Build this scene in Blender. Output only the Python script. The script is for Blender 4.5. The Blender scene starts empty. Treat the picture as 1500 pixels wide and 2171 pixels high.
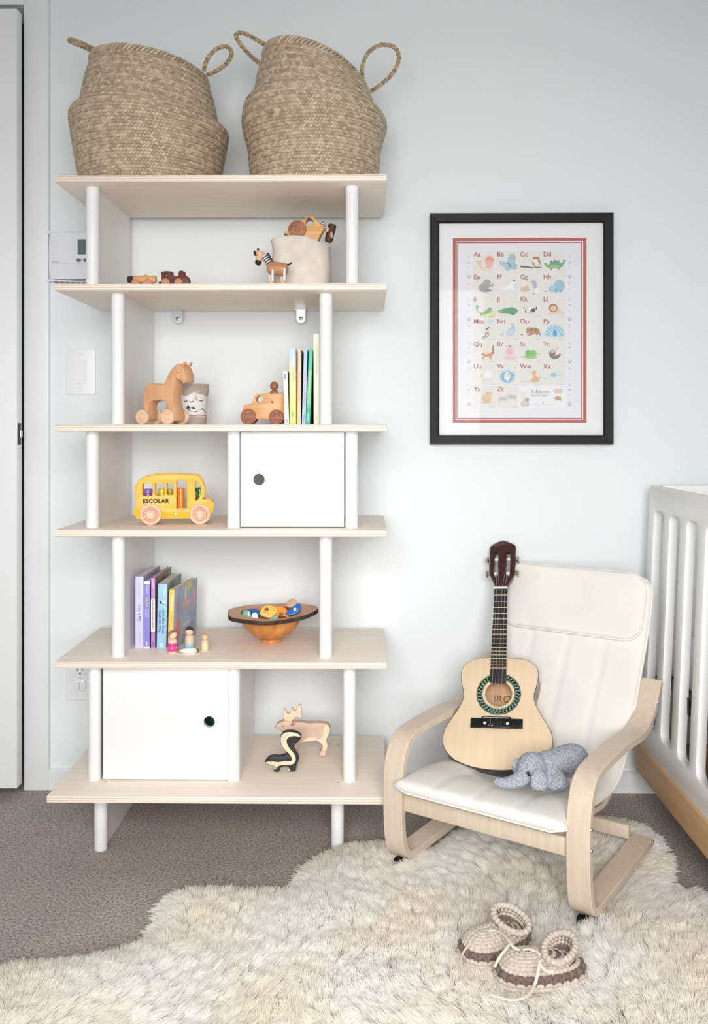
import bpy, bmesh, math, random
import numpy as np
from mathutils import Vector, Matrix, geometry
random.seed(7)
rng = np.random.default_rng(7)
R = math.radians
scene = bpy.context.scene
col = scene.collection

# ------------------------------------------------------------------ camera, light, exposure
F, PSI, H = 1912.0, R(0.75), 1.01          # focal length in pixels of the 1500x2171 frame, yaw, eye height
HOR = 907.0                                # horizon row
cd = bpy.data.cameras.new('camera')
cam = bpy.data.objects.new('camera', cd)
col.objects.link(cam)
cd.sensor_fit = 'VERTICAL'
cd.sensor_height = 36.0
cd.lens = F / 2171 * 36
cd.shift_y = -(2171 / 2 - HOR) / 2171
cd.clip_start = 0.02
cam.location = (0, 0, H)
cam.rotation_euler = (R(90), 0, PSI)
scene.camera = cam

world = bpy.data.worlds.new('world')
scene.world = world
world.use_nodes = True
bg = world.node_tree.nodes['Background']
bg.inputs[0].default_value = (0.86, 0.93, 1.0, 1)
bg.inputs[1].default_value = 1.0

def area(name, loc, rot, sx, sy, power, color):
    ld = bpy.data.lights.new(name, 'AREA')
    ld.shape = 'RECTANGLE'
    ld.size, ld.size_y, ld.energy, ld.color = sx, sy, power, color
    o = bpy.data.objects.new(name, ld)
    col.objects.link(o)
    o.location, o.rotation_euler = loc, rot
    return o
# daylight entering through the big window in the wall behind the photographer
area('window_daylight', (0.0, -0.50, 1.25), (R(71), 0, 0), 1.4, 1.2, 24, (1.0, 0.99, 0.975)).data.spread = R(105)

vs = scene.view_settings
vs.view_transform = 'Standard'
vs.look = 'None'
vs.exposure = 0.25
vs.gamma = 1.0
vs.use_curve_mapping = False
scene.cycles.max_bounces = 8
scene.cycles.diffuse_bounces = 6
scene.cycles.adaptive_threshold = 0.035
scene.cycles.transparent_max_bounces = 8
scene.cycles.caustics_reflective = False
scene.cycles.caustics_refractive = False

# ------------------------------------------------------------------ helpers
cD = Vector((-math.sin(PSI), math.cos(PSI), 0)); cR = Vector((math.cos(PSI), math.sin(PSI), 0))
def ray(px, py): return cD + cR * ((px - 750) / F) + Vector((0, 0, (HOR - py) / F))
def at(px, py, Y):                     # point of the room seen at a photo pixel, at distance Y
    v = ray(px, py); return Vector((0, 0, H)) + v * (Y / v.y)
def at_z(px, py, Z):
    v = ray(px, py); return Vector((0, 0, H)) + v * ((Z - H) / v.z)
def proj(P):
    q = Vector(P) - Vector((0, 0, H)); D = q.dot(cD); return 750 + F * q.dot(cR) / D, HOR - F * q.z / D, D
def XX(px, Y): return at(px, HOR, Y).x
def ZZ(py, Y, px=450): return at(px, py, Y).z

def lin(c):
    def g(x):
        x /= 255.0
        return x / 12.92 if x <= 0.04045 else ((x + 0.055) / 1.055) ** 2.4
    return (g(c[0]), g(c[1]), g(c[2]), 1.0)

MATS = {}
def mat(name, rgb, rough=0.55, var=0.0, vscale=20, stretch=(1, 1, 1), bump=0.0, bscale=200, spec=0.4, metal=0.0, rgb2=None, coat=0.0, trans=0.0, detail=3):
    if name in MATS: return MATS[name]
    m = bpy.data.materials.new(name); m.use_nodes = True
    nt = m.node_tree; N, L = nt.nodes, nt.links
    b = N['Principled BSDF']
    b.inputs['Base Color'].default_value = lin(rgb)
    b.inputs['Roughness'].default_value = rough
    b.inputs['Metallic'].default_value = metal
    b.inputs['Specular IOR Level'].default_value = spec
    if coat: b.inputs['Coat Weight'].default_value = coat; b.inputs['Coat Roughness'].default_value = 0.15
    if var or bump or rgb2:
        tc = N.new('ShaderNodeTexCoord'); mp = N.new('ShaderNodeMapping'); mp.inputs['Scale'].default_value = stretch
        L.new(tc.outputs['Object'], mp.inputs['Vector'])
    if var or rgb2:
        no = N.new('ShaderNodeTexNoise'); no.inputs['Scale'].default_value = vscale; no.inputs['Detail'].default_value = detail
        L.new(mp.outputs[0], no.inputs['Vector'])
        cr = N.new('ShaderNodeValToRGB')
        a = rgb2 if rgb2 else tuple(min(255, max(0, c * (1 - var))) for c in rgb)
        c2 = rgb if rgb2 else tuple(min(255, c * (1 + var * 0.6)) for c in rgb)
        cr.color_ramp.elements[0].color = lin(a); cr.color_ramp.elements[1].color = lin(c2)
        cr.color_ramp.elements[0].position = 0.32; cr.color_ramp.elements[1].position = 0.68
        L.new(no.outputs['Fac'], cr.inputs[0]); L.new(cr.outputs[0], b.inputs['Base Color'])
    if bump:
        n2 = N.new('ShaderNodeTexNoise'); n2.inputs['Scale'].default_value = bscale; n2.inputs['Detail'].default_value = 4
        L.new(mp.outputs[0], n2.inputs['Vector'])
        bp = N.new('ShaderNodeBump'); bp.inputs['Strength'].default_value = bump; bp.inputs['Distance'].default_value = 0.002
        L.new(n2.outputs['Fac'], bp.inputs['Height']); L.new(bp.outputs[0], b.inputs['Normal'])
    MATS[name] = m
    return m

def wood(name, light, dark, scale=9, axis=0, rough=0.5, coat=0.0, knots=0):
    st = [14, 14, 14]; st[axis] = 0.9
    return mat(name, light, rough, vscale=scale, stretch=tuple(st), rgb2=dark, bump=0.03, bscale=scale * 4, spec=0.35, coat=coat, detail=5)

def plywood(name, face, dark, edge_dark):
    """birch plywood: faint grain on the faces, stacked plies on the upright edges"""
    m = wood(name, face, dark, 5, 0, 0.42)
    N, L = m.node_tree.nodes, m.node_tree.links
    b = N['Principled BSDF']
    src = b.inputs['Base Color'].links[0].from_socket
    tc = N.new('ShaderNodeTexCoord'); sp = N.new('ShaderNodeSeparateXYZ'); L.new(tc.outputs['Object'], sp.inputs[0])
    mu = N.new('ShaderNodeMath'); mu.operation = 'MULTIPLY'; mu.inputs[1].default_value = 2 * math.pi / 0.0053; L.new(sp.outputs['Z'], mu.inputs[0])
    nz = N.new('ShaderNodeTexNoise'); nz.inputs['Scale'].default_value = 9; L.new(tc.outputs['Object'], nz.inputs['Vector'])
    ad = N.new('ShaderNodeMath'); ad.operation = 'MULTIPLY_ADD'; ad.inputs[1].default_value = 1.6; L.new(nz.outputs['Fac'], ad.inputs[0]); L.new(mu.outputs[0], ad.inputs[2])
    si = N.new('ShaderNodeMath'); si.operation = 'SINE'; L.new(ad.outputs[0], si.inputs[0])
    cr = N.new('ShaderNodeValToRGB'); cr.color_ramp.elements[0].color = lin(edge_dark); cr.color_ramp.elements[1].color = lin(face)
    cr.color_ramp.elements[0].position = 0.0; cr.color_ramp.elements[1].position = 0.45
    hm = N.new('ShaderNodeMath'); hm.operation = 'MULTIPLY_ADD'; hm.inputs[1].default_value = 0.5; hm.inputs[2].default_value = 0.5
    L.new(si.outputs[0], hm.inputs[0]); L.new(hm.outputs[0], cr.inputs[0])
    ge = N.new('ShaderNodeNewGeometry'); s2 = N.new('ShaderNodeSeparateXYZ'); L.new(ge.outputs['True Normal'], s2.inputs[0])
    ab = N.new('ShaderNodeMath'); ab.operation = 'ABSOLUTE'; L.new(s2.outputs['Z'], ab.inputs[0])
    gt = N.new('ShaderNodeMath'); gt.operation = 'LESS_THAN'; gt.inputs[1].default_value = 0.5; L.new(ab.outputs[0], gt.inputs[0])
    mx = N.new('ShaderNodeMix'); mx.data_type = 'RGBA'
    L.new(gt.outputs[0], mx.inputs['Factor']); L.new(src, mx.inputs['A']); L.new(cr.outputs[0], mx.inputs['B'])
    L.new(mx.outputs['Result'], b.inputs['Base Color'])
    return m

def catmull(pts, n=6, closed=False):
    P = [Vector(p) for p in pts]; out = []; k = len(P)
    rngk = range(k if closed else k - 1)
    for i in rngk:
        if closed: a, b, c, d = P[(i - 1) % k], P[i], P[(i + 1) % k], P[(i + 2) % k]
        else: a, b, c, d = P[max(i - 1, 0)], P[i], P[i + 1], P[min(i + 2, k - 1)]
        for j in range(n):
            t = j / n
            out.append(0.5 * ((2 * b) + (c - a) * t + (2 * a - 5 * b + 4 * c - d) * t * t + (3 * b - a - 3 * c + d) * t ** 3))
    if not closed: out.append(P[-1].copy())
    return out

class MB:
    """collects shapes; build() links them as one mesh object"""
    def __init__(s): s.v = []; s.f = []; s.m = []; s.a = []
    def add(s, V, Fc, mi=0, M=None, att=0.0):
        o = len(s.v)
        for p in V:
            p = Vector(p)
            s.v.append(tuple(M @ p) if M is not None else tuple(p)); s.a.append(att)
        for f in Fc: s.f.append(tuple(o + i for i in f)); s.m.append(mi)
        return s
    def box(s, x0, x1, y0, y1, z0, z1, bev=0.0, mi=0, M=None, seg=2):
        if bev <= 0:
            V = [(x, y, z) for x in (x0, x1) for y in (y0, y1) for z in (z0, z1)]
            return s.add(V, [(0, 1, 3, 2), (4, 6, 7, 5), (0, 4, 5, 1), (2, 3, 7, 6), (0, 2, 6, 4), (1, 5, 7, 3)], mi, M)
        bm = bmesh.new(); bmesh.ops.create_cube(bm, size=1)
        for v in bm.verts: v.co = Vector(((x0 + x1) / 2 + v.co.x * (x1 - x0), (y0 + y1) / 2 + v.co.y * (y1 - y0), (z0 + z1) / 2 + v.co.z * (z1 - z0)))
        bmesh.ops.bevel(bm, geom=list(bm.edges), offset=bev, segments=seg, profile=0.5, affect='EDGES')
        bm.verts.index_update()
        s.add([v.co.copy() for v in bm.verts], [[v.index for v in f.verts] for f in bm.faces], mi, M); bm.free()
        return s
    def lathe(s, prof, n=32, mi=0, M=None, zf=None, rf=None, closed=False, caps=True):
        V = []; Fc = []; k = len(prof)
        for i, (r, z) in enumerate(prof):
            for j in range(n):
                a = 2 * math.pi * j / n
                rr = rf(r, z, a, i) if rf else r
                zz = zf(r, z, a, i) if zf else z
                V.append((rr * math.cos(a), rr * math.sin(a), zz))
        for i in range(k - 1 if not closed else k):
            i2 = (i + 1) % k
            for j in range(n):
                j2 = (j + 1) % n
                Fc.append((i * n + j, i * n + j2, i2 * n + j2, i2 * n + j))
        if not closed and caps:
            if prof[0][0] > 1e-6: Fc.append(tuple(range(n))[::-1])
            if prof[-1][0] > 1e-6: Fc.append(tuple((k - 1) * n + j for j in range(n)))
        return s.add(V, Fc, mi, M)
    def cyl(s, r, z0, z1, n=24, bev=0.0, mi=0, M=None):
        b = min(bev, r * 0.9, (z1 - z0) / 2)
        pr = [(r, z0), (r, z1)] if b <= 0 else [(r - b, z0), (r - b * 0.3, z0 + b * 0.3), (r, z0 + b), (r, z1 - b), (r - b * 0.3, z1 - b * 0.3), (r - b, z1)]
        return s.lathe(pr, n, mi, M)
    def ell(s, c, rad, nu=20, nv=12, mi=0, M=None):
        pr = [(math.sin(math.pi * i / nv), -math.cos(math.pi * i / nv)) for i in range(nv + 1)]
        T = Matrix.Translation(Vector(c)) @ Matrix.Diagonal((*((rad,) * 3 if isinstance(rad, (int, float)) else rad), 1))
        if M is not None: T = M @ T
        pr[0] = (1e-5, -1); pr[-1] = (1e-5, 1)
        return s.lathe(pr, nu, mi, T)
    def tube(s, path, rad, n=10, closed=False, mi=0, M=None, flat=1.0, caps=True):
        P = [Vector(p) for p in path]; k = len(P); V = []; Fc = []
        if not callable(rad):
            r0 = rad
            rad = (lambda i: r0[i]) if isinstance(r0, (list, tuple)) else (lambda i: r0)
        T = []
        for i in range(k):
            a = P[(i - 1) % k] if closed else P[max(i - 1, 0)]; b = P[(i + 1) % k] if closed else P[min(i + 1, k - 1)]
            d = b - a; T.append(d.normalized() if d.length > 1e-9 else Vector((0, 0, 1)))
        ref = Vector((0, 0, 1)) if abs(T[0].z) < 0.9 else Vector((1, 0, 0))
        nrm = (ref - T[0] * ref.dot(T[0])).normalized()
        for i in range(k):
            nrm = nrm - T[i] * nrm.dot(T[i])
            nrm = nrm.normalized() if nrm.length > 1e-6 else T[i].orthogonal().normalized()
            bn = T[i].cross(nrm)
            for j in range(n):
                a = 2 * math.pi * j / n
                V.append(P[i] + (nrm * math.cos(a) * flat + bn * math.sin(a)) * rad(i))
        for i in range(k if closed else k - 1):
            i2 = (i + 1) % k
            for j in range(n):
                j2 = (j + 1) % n
                Fc.append((i * n + j, i * n + j2, i2 * n + j2, i2 * n + j))
        if not closed and caps:
            Fc.append(tuple(range(n))[::-1]); Fc.append(tuple((k - 1) * n + j for j in range(n)))
        return s.add(V, Fc, mi, M)
    def prism(s, loops, c0, c1, ch=0.0, plane='XZ', mi=0, mside=None, M=None):
        """solid of an outline (first loop) with holes (others); ch rounds the rims"""
        mside = mi if mside is None else mside
        def put(a, b, c):
            return {'XZ': (a, c, b), 'YZ': (c, a, b), 'XY': (a, b, c)}[plane]
        def area2(l): return sum(l[i][0] * l[(i + 1) % len(l)][1] - l[(i + 1) % len(l)][0] * l[i][1] for i in range(len(l)))
        LL = []
        for i, l in enumerate(loops):
            l = [(float(p[0]), float(p[1])) for p in l]
            if (area2(l) > 0) != (i == 0): l = l[::-1]
            LL.append(l)
        def inset(l, d):
            out = []; n = len(l)
            for i in range(n):
                p0, p, p1 = l[i - 1], l[i], l[(i + 1) % n]
                e0 = Vector((p[0] - p0[0], p[1] - p0[1])); e1 = Vector((p1[0] - p[0], p1[1] - p[1]))
                e0 = e0.normalized() if e0.length > 1e-12 else Vector((1, 0)); e1 = e1.normalized() if e1.length > 1e-12 else e0
                nn = Vector((-e0.y - e1.y, e0.x + e1.x)); q = nn.length
                if q < 1e-6: nn = Vector((-e0.y, e0.x)); q = 1
                nn = nn / q; sc = min(1.6, 1 / max(0.35, nn.dot(Vector((-e0.y, e0.x)))))
                out.append((p[0] + nn.x * d * sc, p[1] + nn.y * d * sc))
            return out
        if ch > 0: levels = [(c0, ch), (c0 + ch * 0.3, ch * 0.3), (c0 + ch, 0), (c1 - ch, 0), (c1 - ch * 0.3, ch * 0.3), (c1, ch)]
        else: levels = [(c0, 0), (c1, 0)]
        V = []; Fs = []; rings = []
        for (c, d) in levels:
            rg = []
            for l in LL:
                ll = inset(l, d) if d else l
                st = len(V); V += [put(p[0], p[1], c) for p in ll]; rg.append((st, len(ll)))
            rings.append(rg)
        for a, b in zip(rings[:-1], rings[1:]):
            for (s0, n), (s1, _) in zip(a, b):
                for j in range(n):
                    j2 = (j + 1) % n; Fs.append((s0 + j, s0 + j2, s1 + j2, s1 + j))
        caps = []
        for rg, (c, d) in ((rings[0], levels[0]), (rings[-1], levels[-1])):
            flat = []; idx = []
            for l, (st, n) in zip(LL, rg):
                ll = inset(l, d) if d else l
                flat.append([Vector((p[0], p[1], 0)) for p in ll]); idx += list(range(st, st + n))
            for t in geometry.tessellate_polygon(flat): caps.append(tuple(idx[i] for i in t))
        o = len(s.v)
        s.add(V, [], 0, M)
        for f in Fs: s.f.append(tuple(o + i for i in f)); s.m.append(mside)
        for f in caps: s.f.append(tuple(o + i for i in f)); s.m.append(mi)
        return s
    def build(s, name, mats, parent=None, ang=38, loc=(0, 0, 0), rot=(0, 0, 0), attr=None, recalc=True, smooth=True):
        me = bpy.data.meshes.new(name)
        me.from_pydata(s.v, [], s.f)
        for m in (mats if isinstance(mats, (list, tuple)) else [mats]): me.materials.append(m)
        me.polygons.foreach_set('material_index', s.m)
        if attr:
            at_ = me.attributes.new(attr, 'FLOAT', 'POINT'); at_.data.foreach_set('value', s.a)
        if recalc:
            bm = bmesh.new(); bm.from_mesh(me); bmesh.ops.recalc_face_normals(bm, faces=bm.faces); bm.to_mesh(me); bm.free()
        if smooth:
            me.polygons.foreach_set('use_smooth', [True] * len(me.polygons))
            me.set_sharp_from_angle(angle=R(ang))
        me.update()
        o = bpy.data.objects.new(name, me); col.objects.link(o)
        o.location, o.rotation_euler = loc, rot
        if parent is not None: o.parent = parent
        return o

def tag(o, label=None, cat=None, group=None, kind=None):
    if label: o['label'] = label
    if cat: o['category'] = cat
    if group: o['group'] = group
    if kind: o['kind'] = kind
    return o
def thing(name, label, cat, loc=(0, 0, 0), rz=0.0, group=None):
    o = bpy.data.objects.new(name, None); col.objects.link(o)
    o.empty_display_size = 0.05
    o.location, o.rotation_euler = loc, (0, 0, rz)
    return tag(o, label, cat, group)
def circle(cx, cy, r, n=24, ry=None):
    ry = ry or r
    return [(cx + r * math.cos(2 * math.pi * i / n), cy + ry * math.sin(2 * math.pi * i / n)) for i in range(n)]
def rrect(x0, x1, y0, y1, r, n=5):
    out = []
    for cx, cy, a0 in ((x1 - r, y1 - r, 0), (x0 + r, y1 - r, 90), (x0 + r, y0 + r, 180), (x1 - r, y0 + r, 270)):
        for i in range(n + 1):
            a = R(a0 + 90 * i / n); out.append((cx + r * math.cos(a), cy + r * math.sin(a)))
    return out
def smooth2(pts, n=4, closed=True):
    return [(p.x, p.y) for p in catmull([(p[0], p[1], 0) for p in pts], n, closed)]
def RX(a): return Matrix.Rotation(R(a), 4, 'X')
def RY(a): return Matrix.Rotation(R(a), 4, 'Y')
def RZ(a): return Matrix.Rotation(R(a), 4, 'Z')
def TR(x, y, z): return Matrix.Translation((x, y, z))
TOWARD = RX(90)                        # turns the +Z of a lathe to -Y, towards the room
def text(s, size, m, parent, loc, rot=(R(90), 0, 0), name='lettering', ax='LEFT', sx=1.0, ext=0.0001):
    cu = bpy.data.curves.new(name, 'FONT'); cu.body = s; cu.size = size; cu.align_x = ax; cu.align_y = 'CENTER'
    cu.extrude = ext; cu.resolution_u = 3; cu.materials.append(m)
    o = bpy.data.objects.new(name, cu); col.objects.link(o)
    o.location, o.rotation_euler, o.parent = loc, rot, parent
    o.scale = (sx, 1, 1)
    return o

class Toy:
    """a thing on a shelf; q() turns a point of an enlarged detail of the photo into metres from its base"""
    def __init__(s, name, label, cat, px, Y, zf, crop, rz=0.0, group=None, xs=1.0):
        P = at(px, HOR, Y); P.z = zf
        s.root = thing(name, label, cat, P, R(rz), group)
        s.ox, s.oy, D = proj(P); s.k = D / F; s.c = crop; s.xs = xs
    def q(s, x, y): return ((x / s.c[2] + s.c[0] - s.ox) * s.k * s.xs, (s.oy - (y / s.c[2] + s.c[1])) * s.k)
    def qs(s, pts): return [s.q(*p) for p in pts]
    def d(s, v): return v / s.c[2] * s.k

# ------------------------------------------------------------------ materials of the setting and shared ones
M_wall = mat('wall_paint', (234, 238, 240), 0.75, bump=0.05, bscale=350, spec=0.2)
M_trim = mat('trim_paint', (238, 240, 241), 0.4, spec=0.35)
M_ceil = mat('ceiling_paint', (228, 227, 223), 0.9)
M_white = mat('white_lacquer', (236, 237, 238), 0.38, spec=0.4)
M_plastic = mat('white_plastic', (232, 233, 240), 0.4)
M_plast2 = mat('white_switch_plastic', (240, 240, 243), 0.35)
M_black = mat('black_satin', (22, 21, 22), 0.35)
M_steel = mat('zinc_steel', (190, 196, 200), 0.28, metal=1.0)
M_ply = plywood('birch_plywood', (246, 235, 222), (240, 225, 210), (214, 182, 162))
M_beech = wood('pale_wheel_wood', (236, 206, 180), (224, 190, 160), 12, 0)
M_lwood = wood('light_toy_wood', (228, 178, 122), (212, 156, 98), 14, 0)
M_bwood = wood('brown_toy_wood', (168, 112, 86), (146, 92, 68), 14, 0)
M_dwood = wood('dark_brown_toy_wood', (112, 58, 42), (88, 42, 30), 14, 0)
M_skin = wood('peg_doll_wood', (236, 208, 184), (228, 194, 166), 18, 2)

def carpet():
    m = mat('carpet', (206, 197, 192), 0.95, rgb2=(132, 122, 119), vscale=190, bump=0.9, bscale=420, spec=0.05)
    N, L = m.node_tree.nodes, m.node_tree.links
    b = N['Principled BSDF']; src = b.inputs['Base Color'].links[0].from_socket
    tc = N.new('ShaderNodeTexCoord'); no = N.new('ShaderNodeTexNoise'); no.inputs['Scale'].default_value = 7; no.inputs['Detail'].default_value = 5
    L.new(tc.outputs['Object'], no.inputs['Vector'])
    cr = N.new('ShaderNodeValToRGB'); cr.color_ramp.elements[0].color = (0.8, 0.8, 0.8, 1); cr.color_ramp.elements[1].color = (1.08, 1.06, 1.05, 1)
    L.new(no.outputs['Fac'], cr.inputs[0])
    mx = N.new('ShaderNodeMix'); mx.data_type = 'RGBA'; mx.blend_type = 'MULTIPLY'; mx.inputs['Factor'].default_value = 1
    L.new(src, mx.inputs['A']); L.new(cr.outputs[0], mx.inputs['B']); L.new(mx.outputs['Result'], b.inputs['Base Color'])
    return m
M_carpet = carpet()

# ------------------------------------------------------------------ the room
WY = 2.515                                     # face of the wall with the shelf
RXL, RXR, RYB, CZ = -1.75, 1.75, -0.55, 2.7
def struct(name, mb, m, label, **k):
    return tag(mb.build(name, m, **k), label, None, None, 'structure')
struct('floor', MB().box(RXL, RXR, RYB, WY + 0.8, -0.05, 0), M_carpet, 'grey brown short pile carpet floor', smooth=False)
struct('ceiling', MB().box(RXL, RXR, RYB, WY + 0.1, CZ, CZ + 0.05), M_ceil, 'plain white ceiling above the room', smooth=False)
CX0 = XX(1, 2.5) - 0.75                        # closet opening behind the white door
CX1 = XX(49, 2.5)
CTOP = ZZ(10, 2.5, 30)
wb = MB()
wb.box(CX1, RXR, WY, WY + 0.1, 0, CZ).box(RXL - .1, CX0, WY, WY + 0.1, 0, CZ).box(CX0, CX1, WY, WY + 0.1, CTOP, CZ)
struct('wall_back', wb, M_wall, 'white painted wall behind the shelf unit', smooth=False)
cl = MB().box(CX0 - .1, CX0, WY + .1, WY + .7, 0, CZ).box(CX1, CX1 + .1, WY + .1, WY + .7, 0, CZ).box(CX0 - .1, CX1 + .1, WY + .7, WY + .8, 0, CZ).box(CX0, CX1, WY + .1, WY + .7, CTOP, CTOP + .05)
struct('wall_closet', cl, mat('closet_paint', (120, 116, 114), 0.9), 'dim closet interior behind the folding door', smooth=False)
struct('wall_left', MB().box(RXL - .1, RXL, RYB, WY, 0, CZ), M_wall, 'white painted side wall', smooth=False)
struct('wall_right', MB().box(RXR, RXR + .1, RYB, WY, 0, CZ), M_wall, 'white painted side wall beyond the crib', smooth=False)
wx0, wx1, wz0, wz1 = -0.75, 0.75, 0.6, 1.9   # window behind the photographer
wf = MB().box(RXL, wx0, RYB - .1, RYB, 0, CZ).box(wx1, RXR, RYB - .1, RYB, 0, CZ).box(wx0, wx1, RYB - .1, RYB, 0, wz0).box(wx0, wx1, RYB - .1, RYB, wz1, CZ)
struct('wall_front', wf, M_wall, 'white wall around the window behind the camera', smooth=False)
w1 = MB()
for a in (wx0, (wx0 + wx1) / 2 - .025, wx1 - .05): w1.box(a, a + .05, RYB - .08, RYB - .02, wz0, wz1)
for a in (wz0, wz1 - .05): w1.box(wx0, wx1, RYB - .08, RYB - .02, a, a + .05)
struct('window_1', w1, M_trim, 'white window frame behind the camera', smooth=False)

BY = WY - 0.015
bb = MB().prism([[(-0.0, 0.0), (0.0, 0.054), (0.006, 0.058), (0.015, 0.058), (0.015, 0.0)]], XX(103, BY), RXR, plane='YZ')
struct('baseboard_back', bb, M_trim, 'low white baseboard along the wall', loc=(0, BY, 0))
TY = WY - 0.018
tr = MB().box(XX(50, TY), XX(102.5, TY), TY, WY, 0, CZ, 0.003)
struct('trim_1', tr, M_trim, 'white door casing beside the closet door')
tr2 = MB().box(CX0 - .07, XX(50, TY), TY, WY, CTOP, CTOP + .075, 0.003)
struct('trim_2', tr2, M_trim, 'white head casing above the closet door')
DY = 2.43
d1 = thing('door_1', 'white flat folding closet door standing slightly ajar', None, (XX(36, DY), DY, 0)); d1['kind'] = 'structure'
MB().box(-0.62, 0, 0, 0.035, ZZ(1672, DY, 36), ZZ(18, DY, 36), 0.002).build('panel', M_trim, d1)
hz = ZZ(920, DY, 42)
hb = MB().box(0, 0.0016, 0.004, 0.026, hz - .029, hz + .029, 0.0005).build('hinge', mat('dark_hinge', (62, 58, 56), .4, metal=.7), d1)
MB().cyl(0.0045, hz - .0085, hz + .0085, 12, M=TR(0.004, 0.017, 0)).build('hinge_knuckle', M_steel, hb)
MB().box(-0.0455 - .03, -0.0455, -0.012, 0, ZZ(946, DY, 5), ZZ(898, DY, 5), 0.004).build('door_pull', mat('pull_plastic', (236, 226, 228), .4), d1)

# ------------------------------------------------------------------ plywood shelf unit
D0, D6, SB, PY = 2.105, 2.055, 2.468, 2.155     # front of the boards, front of the lowest one, back edge, post axis
TH = 0.016
SZ = [1.602, 1.3475, 1.0177, 0.7706, 0.4617, 0.167]
XL, XR = XX(115, D0), XX(820, D0)
shelf = thing('bookshelf', 'tall open plywood shelf unit with white round posts and two white cupboard doors', 'bookshelf', (0, 0, 0))
for i, z in enumerate(SZ):
    y0 = D6 if i == 5 else D0
    xl = XX(98.5, D6) if i == 5 else XL
    MB().box(xl, XR, y0, SB, z - TH, z, 0.002).build('shelf_board', M_ply, shelf)
POSTS = [(0, 1, (196.5, 746)), (1, 2, (250, 690.5)), (2, 3, (196, 495, 745)), (3, 4, (251, 690)), (4, 5, (201, 495.5, 740.5)), (5, None, (214, 715))]
PR = 0.0155
for a, b_, xs in POSTS:
    zt = SZ[a] - TH; zb = SZ[b_] if b_ is not None else 0.0
    for px in xs:
        x = XX(px, PY)
        po = MB().cyl(PR, zb, zt, 28, 0.0012).build('post', M_white, shelf, loc=(x, PY, 0))
        MB().box(x - 0.008, x + 0.008, PY + 0.0, SB - 0.004, zb, zt).build('side_panel', M_white, shelf, smooth=False)
def cdoor(a, b_, pl, pr, hx, hy, y):
    x0, x1 = XX(pl, y), XX(pr, y); z0 = SZ[b_] + 0.003; z1 = SZ[a] - TH - 0.0022
    h = at(hx, hy, y)
    MB().prism([[(x0, z0), (x1, z0), (x1, z1), (x0, z1)], circle(h.x, h.z, 0.0135, 28)], y, y + 0.016, 0.0008).build('cupboard_door', M_white, shelf)
cdoor(2, 3, 509.5, 729, 548.5, 1017, 2.148)
cdoor(4, 5, 218.5, 482.5, 443, 1531, 2.148)
for px in (375, 637):                           # wall fixing brackets under the second board
    c = at(px, 668, SB - 0.01); z = SZ[1] - TH
    ol = rrect(-0.0125, 0.0125, -0.034, 0.0, 0.0115); 
    br = MB().prism([[(-0.012, 0), (0.012, 0), (0.012, -0.022)] + [(0.012 * math.cos(R(a)), -0.022 + 0.012 * math.sin(R(a))) for a in range(0, -181, -20)][1:]], 0, 0.002).box(-0.015, 0.015, -0.028, 0.002, -0.002, 0).build('bracket', M_steel, shelf, loc=(c.x, SB + 0.002, z))
    MB().cyl(0.0055, 0, 0.003, 16, 0.001, M=TR(0, 0, -0.022) @ TOWARD).build('screw', mat('screw_zinc', (150, 156, 160), .3, metal=1), br)
for px, py, i in ((717, 1580, 5), (716, 1659, 5), (224, 1658, 5), (260, 1115, 3), (499, 1388, 4), (205, 1388, 4), (560, 1385, 4)):
    P = at_z(px, py, SZ[i])
    MB().cyl(0.0022, 0, 0.0006, 10).build('screw_cap', mat('cap_grey', (150, 140, 135), .5) if i == 5 else M_white, shelf, loc=P)
# ------------------------------------------------------------------ wall fittings
SH = 0.026
c = at(104, 595, WY - SH)
th_w, th_h = 0.168, 0.135
tm = thing('thermostat', 'pale lilac white wall thermostat with a small grey screen', 'thermostat', (c.x, WY, c.z))
ol = smooth2([(0.004, 0.0), (th_w / 2, -0.004), (th_w - 0.004, 0.0), (th_w, 0.006), (th_w + 0.002, th_h / 2), (th_w, th_h - 0.006), (th_w - 0.005, th_h - 0.001), (th_w / 2, th_h + 0.004), (0.005, th_h - 0.001), (0.0, th_h - 0.006), (-0.002, th_h / 2), (0.0, 0.006)], 5)
MB().prism([ol], -SH, 0, 0.004).build('housing', M_plastic, tm)
def tq(x, y): P = at(x / 3.617, y / 3.617 + 400, WY - SH); return P.x - c.x, P.z - c.z
a0, a1 = tq(595, 505), tq(595, 388)
MB().box(a0[0], a0[0] + 0.055, -SH - 0.0006, -SH + .001, a0[1], a1[1], 0.0005).build('screen', mat('lcd_grey', (104, 122, 118), .25), tm)
for x in (605, 657):
    p = tq(x, 548); MB().lathe([(0.0066, 0), (0.0066, 0.0015), (0.004, 0.0025), (1e-5, 0.0027)], 20, M=TR(p[0], -SH, p[1]) @ TOWARD @ Matrix.Diagonal((1, .72, 1, 1))).build('button', mat('button_grey', (110, 108, 118), .4), tm)
p = tq(382, 578); MB().box(p[0] + 0.001, th_w - 0.002, -SH - 0.0003, -SH + .001, p[1] - .0005, p[1] + .0005).build('seam', mat('seam_grey', (196, 197, 208), .5), tm)
p = tq(402, 561); text('Honeywell', 0.0042, mat('print_grey', (120, 120, 135), .5), tm, (p[0], -SH - 0.0004, p[1]))
for i in range(9):
    MB().box(0.014 + i * 0.015, 0.023 + i * 0.015, -SH + 0.006, -SH + 0.011, -0.0062, -0.0005).build('vent', mat('vent_dark', (120, 122, 132), .6), tm)

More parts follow.
